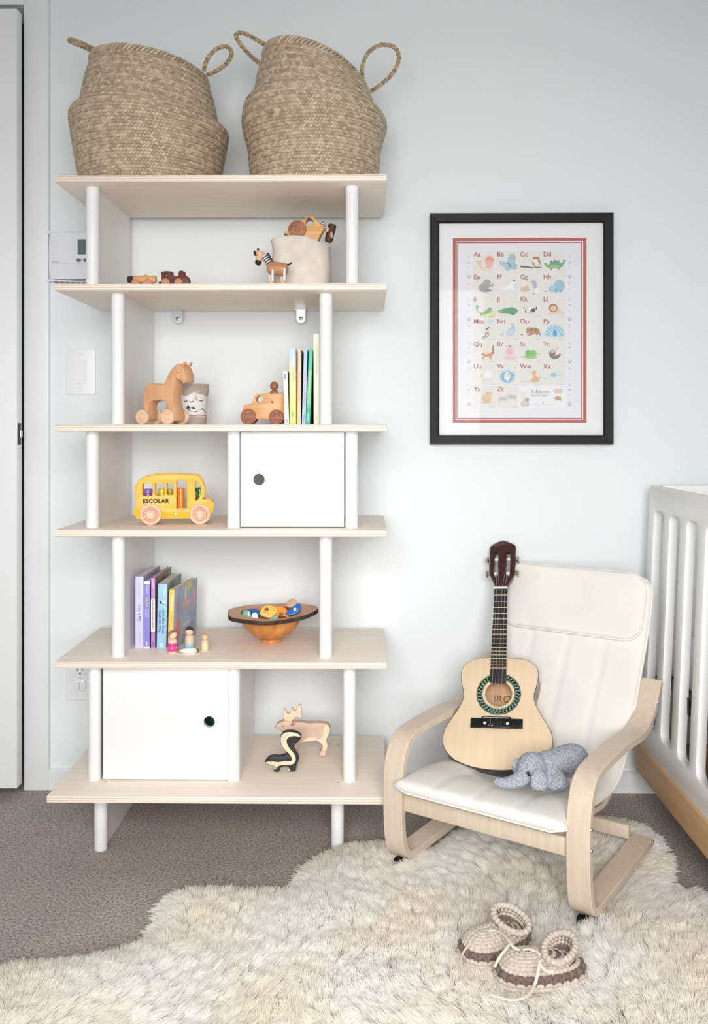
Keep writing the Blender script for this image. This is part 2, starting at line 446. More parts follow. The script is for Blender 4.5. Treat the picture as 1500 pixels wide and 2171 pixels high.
def plate(name, label, px0, px1, py0, py1):
    a = at(px0, py1, WY); b = at(px1, py0, WY)
    t = thing(name, label, 'switch' if 'switch' in name else 'outlet', ((a.x + b.x) / 2, WY, (a.z + b.z) / 2))
    w, h = (b.x - a.x) / 2, (b.z - a.z) / 2
    MB().prism([rrect(-w, w, -h, h, 0.004)], -0.006, 0, 0.003).build('wall_plate', M_plast2, t)
    return t, w, h
t, w, h = plate('light_switch', 'white rocker light switch on the wall beside the shelf', 139.6, 203, 740, 837)
fr = MB().prism([rrect(-.0175, .0175, -.0345, .0345, .001), rrect(-.0163, .0163, -.0333, .0333, .001)], -0.0066, -0.004).build('rocker_frame', M_plast2, t)
MB().add([(-.016, -.005, -.033), (.016, -.005, -.033), (-.016, -.0085, .033), (.016, -.0085, .033), (-.016, -.0095, -.033), (.016, -.0095, -.033), (-.016, -.0058, .0), (.016, -.0058, .0)],
         [(0, 1, 5, 4), (4, 5, 7, 6), (6, 7, 3, 2), (0, 4, 6), (0, 6, 2), (1, 7, 5), (1, 3, 7), (0, 2, 3, 1)]).build('rocker', M_plast2, t, ang=5)
for s in (-1, 1): MB().cyl(0.003, 0, 0.0012, 14, .0004, M=TR(0, -0.006, s * .048) @ TOWARD).build('screw', mat('screw_white', (215, 215, 218), .4), t)
t, w, h = plate('wall_outlet', 'white wall socket low behind the left post, half plugged', 139.9, 203, 1387, 1484)
for s in (-1, 1):
    so = MB().prism([[(0.0165 * math.cos(R(a)), max(-.0135, min(.0135, .0165 * math.sin(R(a)))) + s * .0195) for a in range(0, 360, 12)]], -0.0075, -0.004, 0.0008).build('socket', M_plast2, t)
    MB().box(-.0078, -.0058, -.0078, -.006, s * .0195 + .0, s * .0195 + .008).build('slot', M_black, so)
    MB().box(.0058, .0078, -.0078, -.006, s * .0195 + .001, s * .0195 + .0075).build('slot', M_black, so)
    MB().cyl(.0026, 0, .0018, 12, M=TR(0, -.006, s * .0195 - .0068) @ TOWARD).build('ground_hole', M_black, so)
MB().cyl(0.003, 0, 0.0012, 14, .0004, M=TR(0, -0.006, 0) @ TOWARD).build('screw', MATS['screw_white'], t)
pc = tag(MB().lathe([(.0165, 0), (.0175, .002), (.0175, .006), (.014, .0075), (.008, .008), (1e-5, .008)], 28, M=TOWARD).box(-.002, .002, -.016, -.008, -.009, .009, .001).build('socket_cover', mat('clear_white_plastic', (242, 243, 246), .2), loc=(t.location.x, WY - .0078, t.location.z - .0195)), 'round white safety cover pushed into the lower wall socket', 'socket cover')

# ------------------------------------------------------------------ framed alphabet print
PK = 3.571
PYF = WY - 0.028                                # front face of the moulding
pc0 = at((912 + 1299) / 2, (451 + 942) / 2, PYF)
fp = thing('framed_print', 'black framed animal alphabet print with white and red mat on the wall', 'picture', (pc0.x, WY, pc0.z))
ps = proj((pc0.x, PYF, pc0.z))[2] / F           # metres per photo pixel
fw, fh = 388 * ps / 2, 491 * ps / 2
bw = 0.0255
M_frame = mat('black_frame_wood', (30, 29, 32), 0.5, var=.12, vscale=8, stretch=(20, 1, 20), spec=.25)
for (o, i) in (((-fw, -fh, fw, -fh), (-fw + bw, -fh + bw, fw - bw, -fh + bw)), ((fw, -fh, fw, fh), (fw - bw, -fh + bw, fw - bw, fh - bw)),
               ((fw, fh, -fw, fh), (fw - bw, fh - bw, -fw + bw, fh - bw)), ((-fw, fh, -fw, -fh), (-fw + bw, fh - bw, -fw + bw, -fh + bw))):
    mb = MB(); V = []
    for (x0, z0, x1, z1), y in ((o, 0), (o, -.026), (tuple(a * .988 + b * .012 * 1 for a, b in zip(o, i)), -.028), (tuple(a * .15 + b * .85 for a, b in zip(o, i)), -.0265), (i, -.022), (i, -.006)):
        V += [(x0, y - 0.0, z0), (x1, y, z1)]
    Fc = [(2 * j, 2 * j + 1, 2 * j + 3, 2 * j + 2) for j in range(5)] + [(0, 10, 11, 1), tuple(range(0, 12, 2)), tuple(range(11, 0, -2))]
    mb.add(V, Fc).build('moulding', M_frame, fp, ang=25)
s2 = ps / PK
def fq(x, y): return (x - 740) * s2, (950 - y) * s2          # enlarged-detail coordinates to metres on the print
def rectm(x0, y0, x1, y1): a, b = fq(x0, y1), fq(x1, y0); return [(a[0], a[1]), (b[0], a[1]), (b[0], b[1]), (a[0], b[1])]
M_mat = mat('white_mat_board', (244, 244, 246), .85)
M_red = mat('terracotta_mat', (190, 112, 104), .8)
M_red2 = mat('crimson_mat', (170, 60, 92), .8)
MB().prism([[(-fw + .004, -fh + .004), (fw - .004, -fh + .004), (fw - .004, fh - .004), (-fw + .004, fh - .004)], rectm(224, 254, 1240, 1662)], -.0105, -.0075).build('mat_board', M_mat, fp, smooth=False)
MB().prism([rectm(218, 248, 1246, 1668), rectm(246, 276, 1217, 1640)], -.0075, -.0065).build('mat_board', M_red, fp, smooth=False)
MB().prism([rectm(240, 270, 1223, 1646), rectm(253, 283, 1210, 1633)], -.0065, -.0058).build('mat_board', M_mat, fp, smooth=False)
MB().prism([rectm(250, 280, 1213, 1636), rectm(259, 289, 1204, 1627)], -.0058, -.005).build('mat_board', M_red2, fp, smooth=False)
MB().prism([rectm(248, 278, 1215, 1638)], -.005, -.004).build('paper', mat('print_paper', (238, 238, 242), .8), fp, smooth=False)
def thin_glass():
    m = bpy.data.materials.new('picture_glass'); m.use_nodes = True; N, L = m.node_tree.nodes, m.node_tree.links
    N.remove(N['Principled BSDF']); tr_ = N.new('ShaderNodeBsdfTransparent'); gl = N.new('ShaderNodeBsdfGlossy'); gl.inputs['Roughness'].default_value = .02
    fz = N.new('ShaderNodeFresnel'); fz.inputs['IOR'].default_value = 1.13; mx = N.new('ShaderNodeMixShader')
    L.new(fz.outputs[0], mx.inputs[0]); L.new(tr_.outputs[0], mx.inputs[1]); L.new(gl.outputs[0], mx.inputs[2]); L.new(mx.outputs[0], N['Material Output'].inputs[0]); return m
MB().box(-fw + .02, fw - .02, -.0185, -.017, -fh + .02, fh - .02).build('glass_pane', thin_glass(), fp, smooth=False)

INK = {}
def ink(c):
    c = tuple(c)
    if c not in INK: INK[c] = mat('ink_%d_%d_%d' % c, tuple(v * .74 + 244 * .26 for v in c), .85)
    return INK[c]
DRAW_Y = [-.0052]
def drawing(shapes, parent, name='drawing'):
    """flat printed picture: ellipses E(cx,cy,rx,ry,turn) and outlines P(points)"""
    mb = MB(); ms = []
    for n, (kind, data, c) in enumerate(shapes):
        m = ink(c)
        if m not in ms: ms.append(m)
        if kind == 'E':
            cx, cy, rx, ry, a = data; ca, sa = math.cos(R(a)), math.sin(R(a))
            pts = [(cx + rx * math.cos(t) * ca - ry * math.sin(t) * sa, cy + rx * math.cos(t) * sa + ry * math.sin(t) * ca) for t in [2 * math.pi * i / 18 for i in range(18)]]
        else: pts = data
        y = -.0053 - n * .00003
        mb.prism([[fq(*p) for p in pts]], y - .00003, y, mi=ms.index(m))
    return mb.build(name, ms, parent, smooth=False)
E_ = lambda cx, cy, rx, ry, c, a=0: ('E', (cx, cy, rx, ry, a), c)
P_ = lambda pts, c: ('P', pts, c)
S_ = lambda pts, c: ('P', smooth2(pts, 4), c)
CX_ = [378, 556, 732, 908]; CY_ = [352, 524, 694, 864, 1036, 1208, 1380]
A = {
'Aa': [E_(505, 420, 34, 30, (236, 150, 128)), S_([(472, 425), (480, 460), (472, 490), (492, 480), (500, 495), (510, 470), (525, 478), (530, 430)], (240, 176, 156)), E_(425, 438, 20, 18, (246, 196, 176)), S_([(415, 450), (440, 480), (455, 500), (470, 498), (445, 470), (436, 448)], (246, 196, 180))],
'Bb': [S_([(650, 450), (645, 400), (680, 370), (705, 395), (700, 435), (665, 455)], (150, 196, 208)), S_([(650, 450), (620, 430), (582, 432), (590, 465), (625, 475)], (160, 204, 214)), S_([(650, 460), (690, 440), (716, 460), (705, 492), (668, 485)], (140, 190, 206)), S_([(645, 462), (622, 480), (630, 500), (655, 500), (665, 485)], (150, 196, 208)), E_(682, 405, 12, 16, (206, 160, 160), 20), E_(610, 450, 14, 8, (214, 170, 160)), E_(655, 455, 6, 24, (92, 104, 150), -35)],
'Cc': [P_([(740, 462), (790, 468), (840, 476), (902, 472), (902, 478), (840, 484), (780, 478), (740, 476)], (86, 68, 62)), E_(862, 438, 32, 38, (168, 112, 84)), E_(856, 428, 20, 16, (246, 244, 240)), E_(866, 452, 20, 20, (240, 236, 230)), E_(860, 404, 26, 10, (160, 100, 74))],
'Dd': [S_([(922, 448), (935, 440), (950, 462), (975, 440), (1010, 426), (1040, 440), (1060, 440), (1066, 420), (1086, 418), (1075, 445), (1062, 470), (1040, 482), (1036, 500), (1024, 486), (990, 484), (972, 500), (964, 482), (940, 474)], (98, 160, 116)), P_([(960, 446), (975, 420), (985, 438), (1000, 412), (1012, 430), (1030, 416), (1040, 442)], (74, 132, 120)), E_(1000, 470, 40, 10, (150, 190, 110))],
'Ee': [E_(462, 632, 40, 34, (150, 146, 148)), E_(485, 596, 30, 30, (158, 154, 156)), S_([(500, 600), (520, 614), (530, 596), (536, 600), (528, 622), (505, 620)], (158, 154, 156)), S_([(470, 650), (515, 644), (522, 654), (480, 664)], (132, 126, 128))],
'Ff': [S_([(572, 625), (620, 630), (660, 600), (690, 570), (700, 585), (690, 630), (700, 655), (650, 652), (600, 640)], (246, 248, 250)), S_([(640, 640), (690, 650), (698, 664), (670, 660)], (222, 228, 232)), E_(692, 576, 8, 8, (120, 76, 70))],
'Gg': [S_([(742, 640), (755, 625), (770, 632), (790, 615), (810, 645), (790, 660), (750, 658)], (226, 186, 148)), S_([(820, 585), (840, 575), (856, 582), (866, 620), (856, 636), (838, 630), (830, 600)], (170, 176, 196)), E_(866, 655, 20, 18, (244, 244, 246)), E_(842, 676, 5, 4, (110, 106, 110))],
'Hh': [E_(1036, 618, 42, 46, (142, 190, 214)), S_([(1000, 610), (960, 630), (958, 655), (985, 668), (1010, 650)], (158, 202, 224)), E_(1012, 652, 12, 18, (120, 170, 200)), E_(1048, 656, 14, 12, (124, 176, 204)), E_(930, 659, 8, 4, (96, 96, 100))],
'Ii': [P_([(450, 858), (455, 835), (490, 820), (530, 815), (550, 800), (550, 860)], (232, 224, 164)), S_([(405, 800), (400, 772), (418, 764), (424, 782), (414, 780), (418, 810), (450, 820), (480, 800), (510, 780), (524, 800), (505, 822), (455, 838), (440, 850), (432, 830)], (122, 184, 112)), E_(455, 722, 11, 13, (244, 214, 180))],
'Jj': [S_([(568, 812), (600, 795), (640, 785), (680, 780), (718, 800), (715, 820), (690, 836), (640, 830), (600, 826)], (82, 148, 104)), E_(590, 812, 16, 8, (130, 176, 100)), S_([(680, 826), (700, 840), (690, 842), (670, 832)], (60, 116, 84))],
'Kk': [E_(770, 800, 18, 14, (246, 244, 226)), E_(820, 798, 24, 18, (246, 246, 246)), E_(876, 786, 16, 14, (246, 244, 240)), E_(838, 803, 16, 14, (50, 52, 66)), E_(862, 788, 6, 12, (60, 60, 72), 20), E_(780, 812, 5, 14, (52, 54, 70), -15), E_(815, 815, 5, 13, (60, 62, 78)), E_(838, 820, 4, 10, (70, 90, 130)), E_(768, 786, 10, 5, (70, 66, 66))],
'Ll': [S_([(985, 800), (1020, 785), (1062, 810), (1070, 836), (1040, 832), (980, 832), (950, 838), (955, 828)], (238, 206, 166)), E_(990, 786, 34, 32, (166, 110, 88)), E_(992, 790, 23, 20, (238, 204, 170))],
'Mm': [E_(510, 888, 20, 20, (190, 222, 240)), S_([(470, 945), (500, 932), (516, 950), (514, 980), (490, 990), (478, 970)], (240, 220, 206)), P_([(474, 948), (504, 930), (506, 940), (478, 958)], (96, 84, 80)), E_(485, 990, 14, 18, (120, 116, 118), 30), E_(485, 990, 8, 11, (236, 236, 236), 30), E_(462, 1012, 10, 12, (140, 136, 138)), E_(462, 1012, 5, 7, (240, 238, 238))],
'Nn': [S_([(632, 985), (650, 950), (672, 930), (668, 905), (690, 912), (700, 950), (690, 985), (660, 998)], (176, 198, 224)), S_([(640, 975), (662, 958), (682, 945), (680, 980), (655, 992)], (206, 218, 236)), P_([(640, 990), (616, 1016), (632, 996)], (196, 200, 206)), S_([(584, 990), (606, 978), (612, 990), (600, 1000)], (196, 206, 228)), P_([(698, 960), (720, 954), (698, 968)], (190, 206, 226))],
'Oo': [S_([(785, 945), (800, 936), (850, 938), (880, 948), (890, 985), (878, 985), (866, 996), (850, 985), (820, 996), (795, 998), (784, 975)], (176, 130, 100)), E_(796, 985, 10, 9, (232, 220, 206)), P_([(878, 950), (886, 985), (902, 992), (886, 996), (874, 975)], (156, 112, 88)), E_(830, 952, 6, 10, (110, 80, 64)), E_(856, 955, 5, 11, (110, 80, 64)), E_(752, 992, 7, 6, (110, 106, 106))],
'Pp': [S_([(934, 1000), (932, 965), (950, 930), (985, 912), (1020, 914), (1055, 935), (1072, 970), (1070, 1004), (1030, 1008), (970, 1008)], (178, 222, 240))] + [E_(1002 + math.cos(R(a)) * rr_, 1000 - math.sin(R(a)) * rr_, 5, 6, cc) for rr_, cc in ((62, (72, 140, 186)), (46, (90, 178, 206)), (76, (120, 196, 216))) for a in range(10, 175, 20)] + [E_(1002, 985, 16, 22, (84, 150, 214)), E_(1002, 970, 8, 10, (110, 90, 160))],
'Qq': [S_([(438, 1136), (460, 1130), (475, 1140), (510, 1130), (524, 1120), (528, 1140), (520, 1160), (520, 1178), (506, 1176), (500, 1160), (470, 1160), (456, 1176), (444, 1172), (460, 1150)], (226, 138, 102))] + [E_(530 + (i % 2) * 3, 1136 - i * 11, 7, 7, ((150, 80, 66) if i % 2 else (214, 130, 100))) for i in range(6)] + [E_(398, 1112, 8, 10, (214, 208, 208))],
'Rr': [E_(662, 1130, 36, 40, (246, 206, 208)), E_(660, 1110, 28, 24, (244, 188, 192)), E_(660, 1170, 46, 16, (242, 196, 198)), E_(660, 1128, 16, 10, (232, 168, 176)), P_([(635, 1090), (630, 1075), (648, 1085)], (240, 190, 194)), P_([(678, 1085), (694, 1072), (690, 1092)], (240, 190, 194)), E_(661, 1078, 10, 6, (126, 146, 110))],
'Ss': [E_(818, 1160, 52, 16, (164, 202, 128)), E_(800, 1132, 24, 26, (112, 186, 96)), E_(838, 1132, 24, 26, (120, 194, 104)), P_([(740, 1158), (775, 1150), (775, 1162), (745, 1164)], (186, 196, 190)), P_([(860, 1138), (896, 1130), (894, 1140), (862, 1148)], (190, 214, 160))],
'Tt': [S_([(958, 1130), (970, 1110), (1000, 1105), (1010, 1130), (1000, 1150), (1030, 1140), (1046, 1132), (1040, 1160), (1005, 1178), (970, 1165)], (126, 106, 92)), S_([(962, 1120), (975, 1108), (1000, 1106), (1005, 1122), (985, 1132)], (206, 186, 160)), E_(1018, 1098, 5, 5, (150, 146, 146))],
'Uu': [E_(490, 1300, 34, 34, (246, 246, 250)), S_([(428, 1300), (440, 1290), (465, 1300), (440, 1320), (430, 1315)], (240, 214, 168)), E_(485, 1334, 40, 14, (226, 228, 234)), E_(472, 1336, 8, 6, (238, 200, 200))],
'Vv': [E_(642, 1308, 66, 56, (196, 222, 238)), E_(640, 1312, 52, 44, (130, 180, 214)), E_(640, 1312, 22, 36, (248, 248, 250)), E_(638, 1300, 12, 14, (240, 204, 206)), E_(630, 1335, 4, 5, (120, 116, 120)), E_(655, 1330, 4, 6, (120, 116, 120)), E_(648, 1290, 3, 4, (90, 86, 90)), E_(684, 1300, 6, 4, (60, 60, 70)), E_(702, 1245, 7, 5, (170, 176, 186))],
'Ww': [S_([(826, 1268), (835, 1275), (850, 1262), (860, 1275), (858, 1300), (880, 1325), (882, 1350), (825, 1352), (822, 1335), (836, 1310), (832, 1290)], (234, 172, 118)), S_([(870, 1330), (884, 1310), (880, 1290), (888, 1300), (888, 1330)], (226, 176, 136)), P_([(742, 1348), (830, 1346), (830, 1351), (742, 1352)], (206, 204, 200))],
'Xx': [E_(992, 1298, 28, 20, (170, 216, 222)), E_(994, 1298, 15, 9, (130, 188, 204)), P_([(1018, 1298), (1050, 1286), (1040, 1300), (1050, 1314)], (190, 222, 226)), E_(932, 1324, 14, 9, (198, 226, 222)), E_(1026, 1276, 12, 6, (180, 220, 222)), E_(1050, 1326, 14, 5, (200, 228, 228))],
'Yy': [E_(482, 1478, 36, 32, (232, 190, 146)), E_(495, 1448, 24, 22, (236, 196, 152)), P_([(476, 1440), (478, 1428), (492, 1436)], (222, 176, 130)), P_([(505, 1436), (522, 1430), (516, 1450)], (222, 176, 130)), P_([(446, 1506), (516, 1506), (516, 1511), (446, 1511)], (200, 176, 150))],
'Zz': [S_([(570, 1480), (590, 1466), (625, 1465), (640, 1478), (632, 1500), (600, 1495), (585, 1512), (574, 1505)], (206, 206, 208)), S_([(625, 1452), (650, 1444), (700, 1452), (712, 1480), (706, 1510), (696, 1490), (660, 1488), (650, 1510), (644, 1490)], (214, 214, 218))] + [E_(655 + i * 10, 1466, 2, 12, (140, 140, 146), 10) for i in range(6)] + [E_(585 + i * 10, 1478, 2, 9, (150, 150, 156), 10) for i in range(5)],
}
M_letter = mat('ink_letter_red', (186, 116, 118), .85)
M_cardm = mat('ink_card_grey', (236, 234, 229), .85)
M_small = mat('ink_small_grey', (196, 194, 192), .85)
for n, ab in enumerate(A):
    i, j = n % 4, n // 4
    x0, y0 = CX_[i], CY_[j]
    cd_ = MB().prism([rectm(x0, y0, x0 + 172, y0 + 165)], -.0052, -.005).build('alphabet_card', M_cardm, fp, smooth=False)
    lx, ly = fq(x0 + 6, y0 + 26)
    text(ab, 0.0178, M_letter, cd_, (lx, -.0054, ly), ext=.00004).data.offset = .00025
    drawing(A[ab], cd_)
    drawing([P_([(x0 + 122, y0 + 160), (x0 + 168, y0 + 160), (x0 + 168, y0 + 163), (x0 + 122, y0 + 163)], (196, 194, 192))], cd_, 'caption')
ti = MB().prism([rectm(732, 1385, 1080, 1545)], -.0052, -.005).build('title_card', mat('ink_white', (244, 244, 246), .85), fp, smooth=False)
M_title = mat('ink_title_grey', (164, 168, 178), .85)
p = fq(818, 1426); text('Alfabeto', 0.0155, M_title, ti, (p[0], -.0054, p[1]), ext=.00004)
p = fq(818, 1455); text('de Animais', 0.0108, M_title, ti, (p[0], -.0054, p[1]), ext=.00004)
drawing([S_([(742, 1500), (740, 1430), (750, 1412), (765, 1425), (790, 1415), (782, 1450), (792, 1500), (785, 1540), (745, 1540)], (236, 230, 214)), E_(758, 1520, 16, 22, (226, 196, 176)), E_(788, 1488, 22, 20, (178, 186, 206)), E_(790, 1522, 18, 20, (196, 202, 214)), E_(790, 1490, 5, 7, (110, 116, 134)),
         E_(1010, 1420, 20, 20, (240, 200, 172)), E_(1044, 1420, 20, 20, (182, 220, 214)), E_(1027, 1420, 20, 20, (232, 186, 180)), E_(1027, 1476, 26, 16, (176, 140, 110)), E_(1042, 1464, 10, 9, (236, 206, 128)), E_(998, 1474, 9, 7, (178, 190, 170)), E_(1010, 1492, 5, 6, (170, 140, 116)), E_(1044, 1492, 5, 6, (170, 140, 116)), E_(915, 1512, 6, 4, (176, 176, 184)), P_([(815, 1526), (985, 1526), (985, 1532), (815, 1532)], (222, 222, 230))], ti)
for bx in (347, 1115):
    sh = []
    for y in (548, 875, 1197, 1523):
        sh += [E_(bx, y + 5, 10, 8, (178, 178, 186)), E_(bx - 9, y - 8, 4, 5, (178, 178, 186)), E_(bx + 2, y - 12, 4, 5, (178, 178, 186)), E_(bx + 13, y - 4, 4, 5, (178, 178, 186))]
    for y in (395, 600, 725, 925, 1055, 1245, 1375): sh += [E_(bx, y, 10, 9, (206, 206, 212)), E_(bx, y, 5, 4, (236, 236, 240))]
    for y in (440, 766, 1088, 1412): sh += [E_(bx, y, 14, 4, (178, 178, 186), -28)]
    for y in (480, 645, 805, 970, 1125, 1290, 1450): sh += [E_(bx - 3, y, 4, 8, (206, 206, 214), 20)]
    drawing(sh, fp, 'border_marks')

# ------------------------------------------------------------------ seagrass belly baskets
def weave_mat():
    m = bpy.data.materials.new('woven_seagrass'); m.use_nodes = True; N, L = m.node_tree.nodes, m.node_tree.links
    b = N['Principled BSDF']; b.inputs['Roughness'].default_value = .5; b.inputs['Specular IOR Level'].default_value = .4
    a = N.new('ShaderNodeAttribute'); a.attribute_name = 'strip'
    cr = N.new('ShaderNodeValToRGB'); e = cr.color_ramp.elements
    e[0].color = lin((170, 151, 128)); e[1].color = lin((214, 196, 172)); x = e.new(.3); x.color = lin((184, 165, 141)); x = e.new(.7); x.color = lin((198, 180, 155))
    tc = N.new('ShaderNodeTexCoord'); no = N.new('ShaderNodeTexNoise'); no.inputs['Scale'].default_value = 60; L.new(tc.outputs['Object'], no.inputs['Vector'])
    ad = N.new('ShaderNodeMath'); ad.operation = 'MULTIPLY_ADD'; ad.inputs[1].default_value = .35; ad.inputs[2].default_value = -.17; L.new(no.outputs['Fac'], ad.inputs[0])
    sm = N.new('ShaderNodeMath'); L.new(a.outputs['Fac'], sm.inputs[0]); L.new(ad.outputs[0], sm.inputs[1])
    L.new(sm.outputs[0], cr.inputs[0]); L.new(cr.outputs[0], b.inputs['Base Color']); return m
M_weave = weave_mat()
M_core = mat('seagrass_core', (164, 142, 114), .9)
M_rope = mat('seagrass_rope', (186, 162, 130), .7, var=.25, vscale=90)
def basket(label, px, Y, prof, tiltf, hands, rimr):
    P = at(px, HOR, Y); P.z = SZ[0]
    t = thing('seagrass_basket', label, 'basket', P, 0, 'seagrass baskets on the top board')
    pp = catmull([(r, z, 0) for r, z in prof], 6)
    S = [0]
    for a, b in zip(pp[:-1], pp[1:]): S.append(S[-1] + (b - a).length)
    def pt(s, a, off=0.0):
        i = min(max(np.searchsorted(S, s) - 1, 0), len(S) - 2); f = (s - S[i]) / max(1e-9, S[i + 1] - S[i])
        p = pp[i].lerp(pp[i + 1], f); d = (pp[i + 1] - pp[i]).normalized()
        r = p.x + d.y * off; z = p.y - d.x * off
        dr, dz, dx = tiltf(p.y, a)
        return Vector(((r + dr) * math.cos(a) + dx, (r + dr) * math.sin(a), z + dz))
    n = 72; mb = MB(); V = []; Fc = []; K = 40
    for i in range(K + 1):
        for j in range(n): V.append(pt(S[-1] * i / K, 2 * math.pi * j / n, -.002))
    for i in range(K):
        for j in range(n): j2 = (j + 1) % n; Fc.append((i * n + j, i * n + j2, (i + 1) * n + j2, (i + 1) * n + j))
    base = len(V); V.append(Vector((0, 0, 0.002)))
    for j in range(n): Fc.append((base, (j + 1) % n, j))
    for i in range(K + 1):                                   # inner face
        for j in range(n): V.append(pt(S[-1] * i / K, 2 * math.pi * j / n, -.007))
    b2 = base + 1
    for i in range(K):
        for j in range(n): j2 = (j + 1) % n; Fc.append((b2 + i * n + j, b2 + (i + 1) * n + j, b2 + (i + 1) * n + j2, b2 + i * n + j2))
    for j in range(n): j2 = (j + 1) % n; Fc.append((K * n + j, K * n + j2, b2 + K * n + j2, b2 + K * n + j))
    mb.add(V, Fc).build('basket_wall', M_core, t)
    wv = MB(); hv = 0.0078; rows = int(S[-1] / hv)
    for i in range(rows):
        s0, s1 = i * hv, (i + 1) * hv; N_ = int(2 * math.pi * 0.172 / 0.0082); da = 2 * math.pi / N_
        sl = .75 if i % 2 else -.75
        for j in range(N_):
            a0 = j * da + (0.37 * da * (i % 3)); at_ = random.random()
            g = 0.06; jj = random.uniform(-.1, .1)
            hgt = .0008 + random.uniform(0, .0008)
            co = [(s0, a0 - sl * da / 2), (s0, a0 + da - sl * da / 2), (s1, a0 + da + sl * da / 2), (s1, a0 + sl * da / 2)]
            cs = sum(c[0] for c in co) / 4; ca = sum(c[1] for c in co) / 4
            V = [pt(cs + (s - cs) * 1.06, ca + (a - ca) * 1.06, -.0011) for s, a in co] + [pt(cs + (s - cs) * (.72 + jj), ca + (a - ca) * .72, hgt) for s, a in co]
            wv.add(V, [(4, 5, 6, 7), (0, 1, 5, 4), (1, 2, 6, 5), (2, 3, 7, 6), (3, 0, 4, 7)], att=at_)
    o = wv.build('weave', M_weave, t, attr='strip', recalc=False, ang=60); o['kind'] = 'stuff'
    rb = MB(); N_ = 84
    for j in range(N_):                                      # plaited rim
        a0 = 2 * math.pi * j / N_; at_ = random.random(); q = 2 * math.pi / N_
        path = [pt(S[-1] - .014, a0, .001), pt(S[-1] - .006, a0 + q * .9, .004), pt(S[-1] + 0.001, a0 + q * 1.7, .001), pt(S[-1] - .003, a0 + q * 2.2, -.007)]
        rb.tube(catmull(path, 2), .0036, 5); 
        for i in range(len(rb.a) - 5 * 7, len(rb.a)): rb.a[i] = at_
    rb.build('rim', M_weave, t, attr='strip', ang=60)
    for pts in hands:
        base_ = catmull([(at(x, y, Y + dy) - P) for x, y, dy in pts], 12)
        mb = MB()
        for ph in (0, math.pi):
            pth = []; L_ = 0
            for i, p in enumerate(base_):
                d = (base_[min(i + 1, len(base_) - 1)] - base_[max(i - 1, 0)]).normalized(); L_ += (base_[i] - base_[i - 1]).length if i else 0
                u = d.orthogonal().normalized() if i == 0 else (u - d * u.dot(d)).normalized(); v = d.cross(u); a = L_ / .021 * 2 * math.pi + ph
                pth.append(p + (u * math.cos(a) + v * math.sin(a)) * .0026)
            mb.tube(pth, .0034, 7)
        mb.build('handle', M_rope, t)
    return t, P
def tl(z, a):
    k = min(1, z / .19); return (.004 * math.sin(2 * a + .5) * k, (-.019 * math.cos(a)) * k ** 2 + (.006 * -math.sin(a)) * max(0, (z - .2) / .12), 0)
bt, bp_ = basket('wide seagrass basket with a level rim, left of the two on the top board', 318, 2.29,
       [(.160, .001), (.170, .02), (.179, .06), (.186, .10), (.192, .14), (.195, .163), (.194, .178), (.187, .186), (.178, .187), (.172, .192), (.166, .22), (.155, .27), (.147, .295), (.138, .317)], tl,
       [[(212, 128, -.02), (200, 112, -.03), (178, 100, -.07), (150, 88, -.1), (152, 84, -.085), (180, 95, -.05), (204, 108, 0), (213, 126, .01)],
        [(432, 150, -.02), (438, 128, -.03), (455, 106, -.04), (478, 98, -.03), (490, 110, -.02), (484, 130, 0), (462, 148, .01), (437, 160, .02)]], .138)
def tr3(z, a):
    k = max(0, (z - .15) / .16); return (.003 * math.sin(2 * a) * min(1, k), (-.045 * math.cos(a) + .026 * -math.sin(a)) * min(1, k), .004 * k)
basket('taller seagrass basket with a slanting rim, right of the two on the top board', 666, 2.29,
       [(.152, .001), (.159, .02), (.1635, .06), (.166, .095), (.170, .12), (.1765, .143), (.182, .165), (.182, .185), (.176, .205), (.166, .216), (.157, .220), (.152, .236), (.145, .265), (.136, .287), (.126, .309)], tr3,
       [[(572, 128, -.02), (570, 104, -.02), (550, 88, -.03), (515, 70, -.05), (500, 74, -.05), (508, 92, -.04), (535, 122, -.02), (566, 145, 0)],
        [(768, 165, -.02), (768, 140, -.03), (780, 112, -.03), (805, 96, -.03), (835, 100, -.02), (845, 125, -.01), (832, 155, 0), (808, 178, .01), (784, 195, .02)]], .126)
cl_ = MB().ell((0, 0, 0), (.075, .06, .05), 24, 14)
tag(cl_.build('teal_cloth', mat('teal_fabric', (40, 120, 150), .9, var=.2, vscale=40, bump=.4, bscale=80), loc=(bp_.x - .065, bp_.y - .05, SZ[0] + .292)), 'folded teal cloth peeking out of the left basket', 'cloth')
# ------------------------------------------------------------------ wheels and pegs shared by the toys
def wheel(mb_name, m, parent, x, y, z, r, w, groove=None, ringm=None, hub=True, n=30):
    """wheel facing -Y with its face at y; turned rings on the face"""
    pr = [(1e-5, -w), (r - .0015, -w), (r, -w + .0015), (r, -.0015), (r - .0015, 0), (r * .82, 0), (r * .78, -.0015), (r * .72, -.0002), (r * .52, -.0002), (r * .48, -.0018), (r * .42, -.0002), (r * .22, .0), (r * .2, .002), (1e-5, .0025)]
    wo = MB().lathe(pr, n, M=TR(x, y, z) @ TOWARD).build(mb_name, m, parent)
    if ringm:
        for a, b in ((.68, .60), (.46, .41)):
            MB().lathe([(r * b, -.0003), (r * a, -.0003), (r * a, .0006), (r * b, .0006)], n, M=TR(x, y, z) @ TOWARD, closed=True).build('painted_ring', ringm, wo)
    return wo
def peg(parent, m, x, y, z0, z1, r, name='body', cap=True):
    h = z1 - z0
    return MB().lathe([(r * .9, z0), (r, z0 + .002), (r, z1 - r * .9), (r * .86, z1 - r * .78), (r * .98, z1 - r * .62), (r * 1.0, z1 - r * .25), (r * .85, z1 - r * .05), (r * .5, z1), (1e-5, z1)], 24, M=TR(x, y, 0)).build(name, m, parent)

